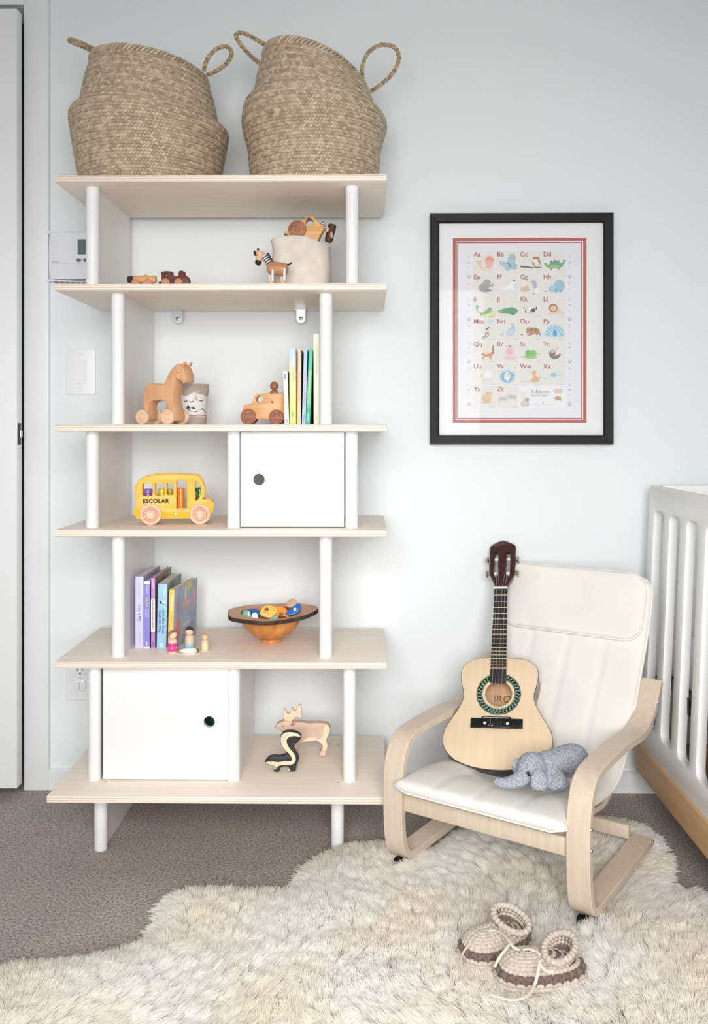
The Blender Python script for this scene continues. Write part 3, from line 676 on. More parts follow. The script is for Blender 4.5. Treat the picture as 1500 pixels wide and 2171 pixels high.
# ------------------------------------------------------------------ second board: train, toy donkey, canvas bag
cH = (90, 360, 3.75)
T = Toy('toy_tank_wagon', 'light wooden toy tank wagon with a black end on the second board', 'toy wagon', 303, 2.16, SZ[1], cH)
q = T.q
(x0, z0), (x1, z1) = q(725, 903), q(903, 842); rc = (z1 - z0) / 2; zc = (z0 + z1) / 2
MB().lathe([(rc * .92, 0), (rc, .001), (rc, x1 - x0 - .001), (rc * .95, x1 - x0)], 28, M=TR(x0, 0, zc) @ RY(90)).build('tank', M_lwood, T.root)
xa = q(680, 0)[0]
MB().lathe([(rc * .86, 0), (rc * .9, .001), (rc * .9, x0 - xa), (rc * .8, x0 - xa)], 28, M=TR(xa, 0, zc) @ RY(90)).build('end_cap', mat('charcoal_wood', (52, 44, 42), .5), T.root)
MB().cyl(.0035, z1 - .002, z1 + .003, 12, M=TR(q(820, 0)[0], 0, 0)).build('filler_peg', M_lwood, T.root)
zw = T.d(32)
for xx in (745, 845):
    for s in (-1, 1): wheel('wheel', M_bwood if False else mat('rosy_wheel_wood', (206, 152, 120), .5), T.root, q(xx, 0)[0], s * rc * .75 - (.004 if s < 0 else -.008), zw, zw, .006)
T = Toy('toy_locomotive', 'dark brown wooden toy steam engine in front of the tank wagon', 'toy train', 373, 2.16, SZ[1], cH)
q = T.q; g = T.qs
MB().prism([g([(945, 925), (945, 900), (955, 880), (948, 815), (990, 810), (1035, 814), (1040, 850), (1085, 850), (1090, 812), (1110, 805), (1133, 815), (1135, 848), (1160, 852), (1172, 875), (1172, 925)]), circle(*q(984, 838), T.d(11), 14)], -.011, .011, .0015).build('body', M_dwood, T.root)
MB().tube([(q(925, 0)[0], 0, q(0, 900)[1]), (q(950, 0)[0], 0, q(0, 898)[1])], .003, 8).build('coupling', M_black, T.root)
for xx in (985, 1087):
    for s in (-1, 1): wheel('wheel', MATS['rosy_wheel_wood'], T.root, q(xx, 0)[0], (-.0125 if s < 0 else .018), T.d(33), T.d(33), .0055)

cG = (490, 420, 4.2857)
T = Toy('toy_donkey', 'small wooden donkey figure with striped neck beside the canvas bag', 'toy animal', 578, 2.16, SZ[1], cG, rz=-8)
q = T.q
M_don = wood('donkey_wood', (200, 146, 112), (180, 124, 90), 16, 0, coat=.3)
M_face = mat('donkey_face', (228, 184, 150), .5); M_wool = mat('white_wool', (236, 232, 228), .8, var=.06); M_blk = mat('black_paint', (24, 22, 26), .4)
(xa, za), (xb, zb) = q(340, 630), q(510, 655); r = T.d(62); L_ = math.hypot(xb - xa, zb - za); an = math.degrees(math.atan2(zb - za, xb - xa))
MB().lathe([(1e-5, -.003), (r * .6, -.002), (r * .9, .002), (r * .98, .008), (r * .96, L_ * .5), (r * .95, L_ - .008), (r * .85, L_ - .001), (r * .5, L_ + .002), (1e-5, L_ + .002)], 26, M=TR(xa, 0, za) @ RY(90 - an)).build('body', M_don, T.root)
for (x, y) in ((342, 690), (388, 690), (452, 710), (497, 700)):
    yy = -.012 if x in (388, 497) else .012
    (lx, lz), s0 = q(x, y - 50), 0
    lg = MB().tube([(lx, yy, lz), (lx - .001, yy, .012)], .0032, 10).build('leg', M_wool, T.root)
    MB().lathe([(.0075, 0), (.0075, .004), (.005, .011), (1e-5, .013)], 16, M=TR(lx - .003, yy, 0)).build('hoof', M_face, lg)
na, nb = q(350, 600), q(300, 525)
MB().tube([(na[0], 0, na[1]), (nb[0], 0, nb[1])], T.d(30), 16).build('neck', M_wool, T.root)
for i in range(4):
    f = .12 + i * .24; x, z = na[0] + (nb[0] - na[0]) * f, na[1] + (nb[1] - na[1]) * f
    MB().lathe([(T.d(31), -.0012), (T.d(33), 0), (T.d(31), .0012)], 18, M=TR(x, 0, z) @ RY(-33)).build('neck_stripe', M_blk, T.root)
mp_ = MB()
for f in (.1, .4, .7, 1.0): mp_.box(-.003, .004, -.002, .002, -.0035, .0035, .001, M=TR(na[0] + (nb[0] - na[0]) * f + .0075, 0, na[1] + (nb[1] - na[1]) * f + .004) @ RY(30))
mp_.build('mane', M_blk, T.root)
h1, h2 = q(262, 505), q(243, 572)
hd = MB().tube(catmull([(h1[0] + .003, 0, h1[1] + .007), (h1[0], 0, h1[1]), (h2[0], 0, h2[1])], 4), [T.d(20), T.d(34), T.d(40), T.d(42), T.d(42), T.d(38), T.d(34), T.d(31), T.d(29)], 18).build('head', M_face, T.root)
MB().ell((h2[0], -.001, h2[1] - .002), T.d(31), 18, 12).build('muzzle', M_blk, hd)
for s, (ex, ey) in ((-1, (247, 478)), (1, (208, 495))):
    a = q(ex, ey); MB().ell((0, 0, 0), (.0035, .0028, .0072), 12, 10, M=TR(a[0], s * .004, a[1]) @ RY(-18)).build('ear', M_blk, hd)
e = q(238, 520); MB().ell((e[0], -T.d(36), e[1]), .0013, 8, 6).build('eye', M_blk, hd)
ta, tb = q(512, 608), q(552, 592)
MB().tube(catmull([(ta[0], 0, ta[1]), (q(535, 606)[0], 0, q(0, 606)[1]), (tb[0], 0, tb[1])], 4), .0022, 8).build('tail', M_blk, T.root)

T = Toy('canvas_bag', 'off white canvas bag full of wooden toys on the second board', 'bag', 639, 2.285, SZ[1], cG)
M_canvas = mat('natural_canvas', (226, 217, 208), .9, var=.05, vscale=30, bump=.35, bscale=500)
bwid = .076
def bag_pt(a, t, off=0):
    ca, sa = math.cos(a), math.sin(a); n = 3.2
    rr = (abs(ca) ** n + abs(sa) ** n) ** (-1 / n)
    top = .133 - .016 * max(0, ca) ** 2 * (1 + .4 * max(0, -sa)) + .003 * math.sin(3 * a + 1)
    wob = .0028 * math.sin(5 * a + 3 * t) * t + .0035 * math.sin(9 * t + 2 * a) * math.sin(3 * a) * t
    hw, hd_ = bwid * (1 - .05 * t) + wob + off, .066 * (1 - .06 * t) + wob + off
    return (hw * rr * ca + .004 * t * 0, hd_ * rr * sa, t * top)
V = []; Fc = []; n, K = 64, 18
for k_, off in ((0, 0), (1, -.003)):
    for i in range(K + 1):
        for j in range(n): V.append(bag_pt(2 * math.pi * j / n, i / K, off))
for k_ in (0, 1):
    o = k_ * (K + 1) * n
    for i in range(K):
        for j in range(n): Fc.append((o + i * n + j, o + i * n + (j + 1) % n, o + (i + 1) * n + (j + 1) % n, o + (i + 1) * n + j))
o = (K + 1) * n
for j in range(n): Fc.append((K * n + j, K * n + (j + 1) % n, o + K * n + (j + 1) % n, o + K * n + j))
Fc.append(tuple(range(n)))
MB().add(V, Fc).build('cloth_body', M_canvas, T.root)
hem = MB().tube([Vector(bag_pt(2 * math.pi * j / n, 1.0, -.001)) for j in range(n)], .0022, 8, True).build('hem', M_canvas, T.root)
bx, by_ = T.root.location.x, T.root.location.y
T = Toy('toy_car', 'light wooden toy car with brown wheel sticking out of the canvas bag', 'toy car', 645, 2.262, SZ[1] + .06, cG)
q = T.q; g = T.qs
MB().prism([g([(480, 330), (520, 305), (600, 250), (640, 212), (720, 172), (745, 178), (850, 285), (815, 345), (780, 420), (620, 400)]), circle(*q(715, 230), T.d(34), 20)], -.016, .016, .003).build('body', M_lwood, T.root)
wheel('wheel', M_bwood, T.root, *(q(605, 298)[0], -.017, q(605, 298)[1]), T.d(84), .007)
T = Toy('toy_zebra', 'dark wooden animal with striped neck poking out of the bag corner', 'toy animal', 695, 2.275, SZ[1] + .06, cG)
q = T.q
a = q(905, 300); M_wenge = wood('wenge_wood', (92, 66, 54), (66, 46, 38), 20, 2)
MB().lathe([(1e-5, -.03), (.009, -.028), (.0105, -.02), (.0105, .012), (.009, .017), (1e-5, .0185)], 20, M=TR(a[0], 0, a[1]) @ RY(14)).build('body', M_wenge, T.root)
b = q(872, 292); MB().ell((b[0], -.010, b[1]), (.0045, .004, .007), 14, 10).build('leg', M_face, T.root)
b = q(912, 345); MB().ell((b[0], -.011, b[1]), (.004, .004, .009), 14, 10, ).build('leg', mat('rosy_wood', (206, 160, 146), .5), T.root)
b = q(830, 225); c2 = q(862, 290)
nk = MB().tube([(b[0], 0, b[1]), (c2[0], 0, c2[1])], .0045, 12).build('neck', M_wool, T.root)
for i in range(4):
    f = i * .26; MB().lathe([(.0046, -.001), (.0052, 0), (.0046, .001)], 14, M=TR(b[0] + (c2[0] - b[0]) * f, 0, b[1] + (c2[1] - b[1]) * f) @ RY(155)).build('neck_stripe', M_blk, nk)

# ------------------------------------------------------------------ third board: wheeled horse, fabric pot, toy car, books
cA = (90, 690, 3.75)
T = Toy('toy_horse', 'tan wooden horse on four pale wheels on the third board', 'toy horse', 352, 2.21, SZ[2], cA, rz=-24, xs=1 / math.cos(R(24)))
q = T.q; g = T.qs
M_horse = wood('horse_wood', (224, 176, 136), (212, 160, 118), 9, 2, coat=.1)
MB().prism([smooth2(g([(818, 650), (819, 560), (828, 502), (850, 473), (885, 461), (940, 463), (985, 468), (1008, 452), (1030, 408), (1060, 356), (1092, 326), (1122, 312), (1150, 322), (1172, 352), (1192, 405), (1194, 440), (1180, 462), (1152, 452), (1128, 437), (1102, 432), (1094, 452), (1086, 520), (1080, 580), (1092, 640), (1104, 700), (1102, 755), (1052, 757), (1040, 690), (1025, 630), (1005, 604), (950, 600), (900, 600), (872, 622), (863, 665), (862, 745), (826, 748)]), 3)], -.019, .019, .004).build('body', M_horse, T.root)
for s in (-1, 1):
    a = q(1135, 318); MB().prism([[(0, -.006), (.006, -.001), (.016, .004), (.012, -.005), (.004, -.009)]], s * .012 - .004, s * .012 + .004, .001, M=TR(a[0], 0, a[1] + .002)).build('ear', M_horse, T.root)
    for xx in (838, 1062):
        wheel('wheel', M_beech, T.root, q(xx, 0)[0] - .004, (-.029 if s < 0 else .029), T.d(60), T.d(60), .0095)
e = q(1128, 383); MB().ell((e[0], -.0192, e[1]), (.0016, .0008, .0013), 8, 6).build('eye', M_blk, T.root)
a = q(816, 510); MB().tube(catmull([(a[0] + .002, 0, a[1]), (a[0] - .004, 0, a[1] - .004), (a[0] - .004, 0, a[1] - .012)], 4), .0028, 8).build('tail', mat('red_brown_cord', (176, 90, 66), .8), T.root)
for xx in (838, 1062): MB().tube([(q(xx, 0)[0] - .004, -.026, T.d(60)), (q(xx, 0)[0] - .004, .026, T.d(60))], .003, 8).build('axle', M_beech, T.root)

T = Toy('fabric_pot', 'small printed fabric storage pot behind the wooden horse', 'storage pot', 396, 2.335, SZ[2], cA)
q = T.q; rb_ = T.d(150); rt = T.d(172); ht = q(0, 470)[1]
M_pot = mat('pot_cotton', (238, 236, 234), .9, bump=.3, bscale=400); M_taupe = mat('taupe_print', (190, 178, 168), .9, var=.08, vscale=60)
rad = lambda z: rb_ + (rt - rb_) * z / ht
MB().lathe([(rb_ * .96, 0), (rb_, .003), (rt, ht), (rt - .003, ht), (rb_ - .003, .004), (1e-5, .004)], 48).build('cloth_body', M_pot, T.root)
def band(z0, z1, m, name, wav=0.0, off=.0006):
    n = 48; V = []; Fc = []
    for j in range(n + 1):
        a = 2 * math.pi * j / n; w_ = wav * (math.sin(5 * a) + .6 * math.sin(11 * a + 1))
        for z in (z0 + w_ if name == 'rim_band' else z0, z1 if name == 'rim_band' else z1 + w_): V.append(((rad(z) + off) * math.cos(a), (rad(z) + off) * math.sin(a), z))
    for j in range(n): Fc.append((2 * j, 2 * j + 2, 2 * j + 3, 2 * j + 1))
    return MB().add(V, Fc).build(name, m, T.root, recalc=False)
band(ht * .74, ht + .0005, M_taupe, 'rim_band', .0035, .0012)
band(.002, ht * .2, M_taupe, 'base_band', .003)
band(ht * .225, ht * .24, mat('red_print', (190, 70, 66), .9), 'printed_line')
def onpot(pts, m, name='printed_mark'):
    V = []
    for x, y in pts:
        lx, lz = q(x, y); a = math.asin(max(-.98, min(.98, lx / rad(lz)))); rr = rad(lz) + .001
        V.append((rr * math.sin(a), -rr * math.cos(a), lz))
    f = [tuple(t) for t in geometry.tessellate_polygon([[Vector((p[0], p[1], 0)) for p in pts]])]
    MB().add(V, f).build(name, m, T.root, recalc=False, smooth=False)
M_navy = mat('navy_print', (62, 64, 82), .9); M_rose = mat('rose_print', (214, 190, 184), .9)
onpot([(1230, 600), (1243, 550), (1256, 600)], M_rose)
for x, y in ((1213, 610), (1277, 600), (1170, 606)): onpot([(x - 14, y - 6), (x, y + 2), (x + 12, y - 8), (x + 14, y - 2), (x, y + 9), (x - 14, y)], M_navy)
onpot([(1170, 660), (1190, 635), (1200, 655), (1228, 648), (1240, 664), (1285, 662), (1302, 690), (1296, 700), (1240, 690), (1205, 686), (1185, 672)], M_navy)
onpot([(1225, 676), (1285, 672), (1292, 700), (1230, 700)], M_pot)
for i in range(22):
    a = -2.6 + i * .24; z = ht * (.80 + .06 * (i % 3)); MB().ell(((rad(z) + .0012) * math.sin(a), -(rad(z) + .0012) * math.cos(a), z), (.0018, .0018, .0008), 6, 4).build('printed_dash', M_pot, T.root)

cB = (480, 690, 4.1667)
T = Toy('toy_car', 'honey coloured wooden toy car with brown wheels carrying a peg driver', 'toy car', 555, 2.24, SZ[2], cB)
q = T.q; g = T.qs
MB().prism([smooth2(g([(148, 825), (148, 760), (156, 715), (180, 700), (218, 694), (240, 672), (250, 638), (268, 614), (310, 606), (400, 602), (505, 600), (522, 606), (524, 700), (524, 825), (400, 826), (270, 826)]), 3), circle(*q(303, 655), T.d(33), 24)], -.016, .016, .002).build('body', wood('honey_wood', (224, 172, 116), (204, 146, 88), 7, 0, coat=.15), T.root)
a = q(410, 678); MB().ell((a[0], -.016, a[1]), (.0032, .0004, .0028), 12, 6).build('knot', mat('knot_brown', (140, 80, 46), .5), T.root)
for xx, r in ((200, 70), (447, 67)):
    for s in (-1, 1): wheel('wheel', M_bwood, T.root, q(xx, 0)[0], (-.0185 if s < 0 else .028), T.d(r), T.d(r), .009)
a = q(421, 600); r = T.d(38)
tag(MB().lathe([(r * .95, -.001), (r, .002), (r * .9, .005), (r * .45, .0075), (r * .5, .0085), (r * .85, .012), (r, .008 + r), (r * .85, .008 + r * 1.5), (r * .5, .008 + r * 1.87), (1e-5, .008 + r * 2)], 24).build('peg_driver', M_bwood, loc=T.root.location + Vector((a[0], 0, a[1]))), 'round headed brown wooden peg standing on the honey toy car', 'peg figure')

M_pages = mat('book_pages', (226, 216, 204), .9, var=.08, vscale=30, stretch=(60, 1, 1))
def book(label, group, P, w, h, d, cover, lean=0.0, rz=0.0, side=None, marks=(), bands=(), spine=None, rough=.45):
    t = thing('book', label, 'book', P, R(rz), group)
    t.rotation_euler = (0, R(lean), R(rz))
    mc = cover if not isinstance(cover, tuple) else mat('cover_%d_%d_%d' % cover, cover, rough)
    mside = mc if side is None else side
    b = .0016
    MB().box(-w / 2, w / 2, 0, b * 1.3, 0, h, .0006).build('spine', mc if spine is None else spine, t)
    MB().box(-w / 2, -w / 2 + b, b, d, 0, h, .0005).build('cover', mc, t)
    MB().box(w / 2 - b, w / 2, b, d, 0, h, .0005).build('cover', mside, t)
    MB().box(-w / 2 + b, w / 2 - b, b * 1.2, d - .003, .002, h - .002).build('pages', M_pages, t, smooth=False)
    for z0, z1, c in bands: MB().box(-w / 2 - .0001, w / 2 + .0001, -.0003, .0006, z0 * h, z1 * h).build('spine_band', mat('band_%d_%d_%d' % c, c, .5), t, smooth=False)
    for z0, z1, xf, ww, c in marks:                       # rows of small unreadable spine print
        mb = MB(); z = z1 * h
        while z > z0 * h:
            st = random.uniform(.0012, .0024); mb.box(xf * w - ww * w / 2, xf * w + ww * w / 2 * random.uniform(.4, 1), -.0006, .0002, z - st, z); z -= st + .0011
        mb.build('spine_print', mat('spineink_%d_%d_%d' % c, c, .6), t, smooth=False)
    return t
def book3(label, tl_, tr_, bl, br, top, cover, Y=2.165, d=.2, **k):
    x0, x1 = XX(bl / 4.1667 + 480, Y), XX(br / 4.1667 + 480, Y); xt = (XX(tl_ / 4.1667 + 480, Y) + XX(tr_ / 4.1667 + 480, Y)) / 2
    h = ZZ(top / 4.1667 + 690, Y, 640) - SZ[2]
    return book(label, 'picture books on the third board', Vector(((x0 + x1) / 2, Y, SZ[2])), (x1 - x0) * .96, h, d, cover, math.degrees(math.atan2(xt - (x0 + x1) / 2, h)), **k)
G_ = (150, 150, 150)
book3('short white book next to the honey coloured toy car', 497, 540, 512, 553, 402, (244, 244, 244), d=.15, marks=[(.3, .62, 0, .3, (190, 190, 190)), (.86, .94, -.1, .5, (120, 120, 120)), (.05, .1, .1, .4, G_)], side=mat('grey_cover', (120, 120, 116), .5))
def grad(name, stops):
    m = bpy.data.materials.new(name); m.use_nodes = True; N, L = m.node_tree.nodes, m.node_tree.links
    tc = N.new('ShaderNodeTexCoord'); sp = N.new('ShaderNodeSeparateXYZ'); L.new(tc.outputs['Generated'], sp.inputs[0]); cr = N.new('ShaderNodeValToRGB'); e = cr.color_ramp.elements
    e[0].position, e[0].color = stops[0][0], lin(stops[0][1]); e[1].position, e[1].color = stops[-1][0], lin(stops[-1][1])
    for p_, c_ in stops[1:-1]: x = e.new(p_); x.color = lin(c_)
    L.new(sp.outputs['Z'], cr.inputs[0]); L.new(cr.outputs[0], N['Principled BSDF'].inputs['Base Color']); N['Principled BSDF'].inputs['Roughness'].default_value = .45; return m
book3('tall lime book with a pale blue top in the row of books', 548, 615, 555, 615, 202, grad('lime_cover', [(0, (206, 226, 126)), (.45, (226, 232, 150)), (.7, (236, 230, 170)), (.85, (206, 222, 236)), (1, (200, 220, 240))]), marks=[(.1, .16, 0, .3, (150, 170, 90)), (.55, .75, .1, .25, (190, 190, 160))])
book3('slim peach spined book in the row of books', 624, 664, 624, 656, 212, (246, 208, 172), marks=[(.3, .7, .05, .35, (224, 150, 120)), (.04, .1, 0, .4, (150, 170, 190))], side=mat('dark_plum_cover', (96, 80, 84), .5))
book3('slim pale blue book leaning towards the green one', 682, 716, 664, 698, 211, (182, 204, 238), marks=[(.25, .7, .05, .4, (214, 150, 190)), (.04, .12, 0, .4, (120, 150, 210))], side=mat('dark_teal_cover', (60, 92, 100), .5))
book3('slim green book leaning right beside the cream book', 728, 760, 699, 735, 212, (98, 196, 166), bands=[(0, .22, (60, 170, 136))], marks=[(.28, .72, 0, .35, (226, 220, 120)), (.05, .15, 0, .3, (180, 230, 210))], side=mat('deep_green_cover', (40, 120, 104), .5))
book3('tallest cream book standing against the white post', 764, 822, 768, 824, 74, (242, 240, 214), Y=2.185, d=.22, marks=[(.56, .9, .05, .35, (214, 212, 190)), (.06, .12, 0, .3, (214, 212, 190))])

# ------------------------------------------------------------------ fourth board: school bus
cC = (90, 890, 3.75)
P0 = at_z(90 + 1060 / 3.75, 890 + 826 / 3.75, SZ[3])
T = Toy('toy_bus', 'yellow wooden school bus with red ringed wheels reading ESCOLAR', 'toy bus', 90 + 1060 / 3.75, P0.y + .006, SZ[3], cC, rz=9, xs=1.02)
q = T.q; g = T.qs
M_yel = mat('bus_yellow', (250, 184, 52), .4, spec=.4)
out = g([(768, 778), (758, 752), (746, 728), (748, 702), (758, 694), (758, 505), (776, 492), (778, 474)]) + smooth2(g([(778, 474), (850, 443), (950, 429), (1060, 428), (1160, 434), (1222, 437), (1262, 474), (1284, 535), (1284, 590), (1270, 628)]), 4, False) + g([(1300, 627), (1338, 640), (1357, 662), (1352, 700), (1346, 738), (1320, 745), (1180, 778)])
holes = [rrect(*(q(812, 0)[0], q(888, 0)[0], q(0, 598)[1], q(0, 498)[1]), T.d(16)), rrect(q(906, 0)[0], q(980, 0)[0], q(0, 594)[1], q(0, 498)[1], T.d(12)), rrect(q(994, 0)[0], q(1045, 0)[0], q(0, 592)[1], q(0, 496)[1], T.d(14)),
         rrect(q(1068, 0)[0], q(1146, 0)[0], q(0, 710)[1], q(0, 476)[1], T.d(14)), smooth2(g([(1212, 492), (1226, 490), (1246, 520), (1252, 560), (1246, 600), (1230, 628), (1212, 628)]), 3)]
BW = .024
for y, nm in ((-BW, 'side_panel'), (BW - .007, 'side_panel')): MB().prism([out] + holes, y, y + .007, .0012).build(nm, M_yel, T.root)
MB().box(q(762, 0)[0], q(1345, 0)[0], -BW + .006, BW - .006, q(0, 700)[1] - .004, q(0, 700)[1], .001).build('floor_board', M_beech, T.root)
MB().box(q(762, 0)[0], q(770, 0)[0] + .003, -BW + .006, BW - .006, q(0, 770)[1], q(0, 610)[1], .001).build('back_panel', M_yel, T.root)
rp = [Vector((p[0], 0, p[1])) for p in smooth2(g([(790, 474), (850, 447), (950, 434), (1060, 433), (1160, 439), (1215, 444)]), 4, False)]
V = []; Fc = []
for p in rp: V += [(p.x, -BW + .006, p.z), (p.x, BW - .006, p.z), (p.x, -BW + .006, p.z - .003), (p.x, BW - .006, p.z - .003)]
for i in range(len(rp) - 1):
    o = 4 * i; Fc += [(o, o + 4, o + 5, o + 1), (o + 2, o + 3, o + 7, o + 6), (o, o + 2, o + 6, o + 4), (o + 1, o + 5, o + 7, o + 3)]
MB().add(V, Fc + [(0, 1, 3, 2), (len(V) - 4, len(V) - 2, len(V) - 1, len(V) - 3)]).build('roof', M_yel, T.root)
MB().box(q(1290, 0)[0], q(1350, 0)[0], -BW + .006, BW - .006, q(0, 738)[1], q(0, 645)[1], .002).build('hood', M_yel, T.root)
M_ring = mat('ring_red', (236, 118, 96), .5)
for xx, yy, r in ((875, 755, 83), (1247, 748, 81)):
    for s in (-1, 1): wheel('wheel', M_beech, T.root, q(xx, 0)[0], (-BW - .0105 if s < 0 else BW + .009), T.d(r), T.d(r), .008, ringm=M_ring if s < 0 else None)
a = q(812, 638); tx_ = text('ESCOLAR', .0142, mat('black_print', (40, 30, 20), .5), T.root, (a[0], -BW - .0006, a[1]), sx=1.08)
tx_.data.offset = .0006; tx_.data.space_character = 1.08; tx_.data.size = .0132
a = q(1060, 743); MB().cyl(.0034, 0, .0015, 14, .0005, M=TR(a[0], -BW, a[1]) @ TOWARD).build('screw', M_steel, T.root)
busM = Matrix.Translation(T.root.location) @ Matrix.Rotation(R(9), 4, 'Z')
zfl = q(0, 700)[1]
for nm, xx, tp, w_, c, yy in (('purple', 850, 545, 70, (136, 104, 186), -.004), ('lime yellow', 955, 545, 62, (214, 202, 44), -.004), ('olive', 1012, 552, 46, (186, 172, 40), .008), ('orange', 1098, 540, 60, (244, 134, 36), -.002), ('dark green', 1246, 540, 72, (26, 112, 62), .002)):
    x, z1 = q(xx, tp)
    P = busM @ Vector((x, yy, zfl))
    t = thing('peg_passenger', {'purple': 'purple peg passenger in the rear window of the yellow bus', 'lime yellow': 'lime yellow peg passenger in the middle bus window', 'olive': 'olive yellow peg behind the third small bus window', 'orange': 'tall orange peg standing in the bus doorway', 'dark green': 'dark green peg driver behind the bus windscreen'}[nm], 'peg figure', P, R(9), 'peg passengers in the bus')
    r = T.d(w_ / 2); h = z1 - zfl
    MB().lathe([(r * .86, 0), (r * .88, h - .015), (r * .84, h - .0125), (r, h - .011), (r, h - .003), (r * .85, h - .0005), (r * .6, h), (1e-5, h)], 24).build('body', mat('peg_%d_%d_%d' % c, c, .25, coat=.5), t)

# ------------------------------------------------------------------ fifth board: books, peg dolls, bowl
cDq = (240, 1170, 6.25)
GB = 'board books on the fifth board'
def book5(label, l, r, top, cover, Y=2.235, d=.18, ltop=None, **k):
    a, b = 240 + l / 6.25, 240 + r / 6.25; x0, x1 = XX(a, Y), XX(b, Y)
    h = ZZ(1170 + top / 6.25, Y, a) - SZ[4]
    lean = 0 if ltop is None else math.degrees(math.atan2(XX(240 + ltop / 6.25, Y) - x0, h))
    return book(label, GB, Vector(((x0 + x1) / 2, Y, SZ[4])), (x1 - x0) * .97, h, d, cover, lean, **k), h, x1 - x0
b1, h, w_ = book5('lavender spined board book leftmost in the row of books', 290, 402, 330, (206, 204, 232), side=mat('lavender_cover', (150, 148, 170), .5), marks=[(.7, .93, 0, .12, (190, 186, 214)), (.03, .25, .05, .12, (190, 186, 214))])
text('This Is My', .0105, mat('print_violet', (110, 104, 140), .6), b1, (0.0, -.0006, h * .62), rot=(R(90), R(90), 0))
b2, h, w_ = book5('indigo spined book with a yellow word next to the lavender one', 402, 482, 388, (140, 138, 212), ltop=409, bands=[(.955, 1.0, (236, 236, 244)), (0, .03, (236, 232, 244))], side=mat('indigo_cover', (96, 84, 110), .5), marks=[(.82, .94, 0, .25, (200, 200, 236)), (.48, .58, .2, .2, (220, 220, 240)), (.48, .58, -.15, .2, (220, 220, 240)), (.05, .1, 0, .25, (236, 236, 244))])
text('¡MUU!', .0085, mat('print_yellow', (246, 226, 110), .6), b2, (0, -.0008, h * .76), rot=(R(90), R(90), 0))
b3, h, w_ = book5('thin purple book with a white title strip and red print', 500, 552, 345, (190, 140, 206), d=.19, bands=[(.24, .7, (246, 244, 246))], side=mat('green_picture_cover', (86, 136, 70), .5, rgb2=(140, 60, 90), vscale=26), marks=[(.28, .68, 0, .35, (204, 70, 84)), (.86, .98, 0, .3, (236, 214, 240)), (.02, .1, 0, .3, (120, 80, 150))])
b4, h, w_ = book5('thick sky blue board book reading Little Blue Truck Leads the Way', 572, 702, 425, (160, 202, 236), d=.17, ltop=588, side=mat('grey_teal_cover', (120, 148, 152), .5, var=.2, vscale=18), bands=[(.88, .885, (196, 226, 244))], marks=[(.82, .93, -.22, .14, (200, 224, 236)), (.82, .93, .2, .14, (220, 236, 244)), (.04, .09, 0, .4, (214, 230, 246))])
M_dk = mat('print_navy', (40, 62, 96), .6)
text('Little Blue Truck', .0096, M_dk, b4, (w_ * .16, -.0006, h * .6), rot=(R(90), R(90), 0), sx=.92)
text('Leads the Way', .0096, M_dk, b4, (-w_ * .2, -.0006, h * .58), rot=(R(90), R(90), 0), sx=.92)
MB().box(-.006, .006, -.0005, .0002, h * .69, h * .695).ell((-.004, -.0003, h * .715), (.003, .0003, .004), 10, 6).ell((.004, -.0003, h * .72), (.004, .0003, .004), 10, 6, mi=1).build('spine_print', [mat('print_ink', (60, 74, 84), .6), mat('print_pale', (226, 236, 240), .6)], b4)
M_art = mat('painted_cover', (176, 186, 208), .5, rgb2=(150, 160, 190), vscale=14)
b5, h, w_ = book5('yellow spined picture book with a colourful blue grey cover, rightmost of the row', 718, 792, 500, (244, 202, 110), d=.185, Y=2.215, ltop=737, rz=-7, side=M_art, marks=[(.66, .9, .05, .35, (246, 236, 236)), (.45, .62, .1, .15, (214, 170, 90))])
for yy, zz, ry_, rz_, c in ((.12, .93, .022, .012, (196, 206, 130)), (.09, .84, .006, .02, (226, 224, 150)), (.16, .78, .006, .016, (222, 172, 180)), (.10, .66, .03, .008, (226, 164, 168)), (.165, .66, .008, .022, (222, 168, 160)), (.03, .7, .014, .026, (170, 150, 160)), (.035, .3, .018, .03, (220, 140, 130)), (.12, .45, .004, .008, (140, 156, 180)), (.1, .3, .03, .006, (190, 200, 214))):
    MB().ell((w_ * .485 + .0001, yy, zz * h), (.0005, ry_, rz_), 14, 8).build('cover_art', mat('art_%d_%d_%d' % c, c, .5), b5)

def pegdoll(label, px, base, topy, w_, parts, hair, hairtilt=0):
    P = at_z(240 + px / 6.25, 1170 + base / 6.25, SZ[4])
    t = thing('peg_doll', label, 'peg doll', P, 0, 'painted peg dolls')
    k = proj(P)[2] / F / 6.25; H_ = (base - topy) * k; r = w_ / 2 * k; hr = r * .93
    zn = H_ - 2 * hr * .93
    MB().lathe([(r * .86, 0), (r * .95, .0015), (r, zn * .3), (r * .97, zn * .75), (r * .82, zn * .95), (r * .6, zn)], 28).build('body', M_skin, t)
    MB().ell((0, 0, H_ - hr), (hr, hr, hr), 24, 16).build('head', M_skin, t)
    for z0, z1, c in parts: MB().lathe([(r * (1.0 + .012) if z * 1 < .75 else r * .985, z * zn) for z in (z0, (z0 + z1) / 2, z1)], 28).build('painted_dress', mat('doll_%d_%d_%d' % c, c, .6), t, recalc=False)
    hm = MB(); V = []; n, K = 24, 8
    hm.lathe([(hr * 1.04 * math.sin(R(a)), hr * 1.04 * math.cos(R(a))) for a in range(1, 93, 13)], n, M=TR(0, 0, H_ - hr) @ RX(-28) @ RY(hairtilt))
    hm.build('hair', mat('hair_%d_%d_%d' % hair, hair, .7), t)
    for s in (-1, 1): MB().ell((s * hr * .36 - hr * .1, -hr * .92, H_ - hr * 1.05), (.0007, .0004, .0008), 6, 4).build('eye', M_blk, t)
    return t, r, zn, H_
t, r, zn, H_ = pegdoll('peg doll in a magenta dress with long brown hair', 785, 1345, 1040, 128, [(.18, .96 if False else .74, (226, 66, 150))], (168, 128, 104), -40)
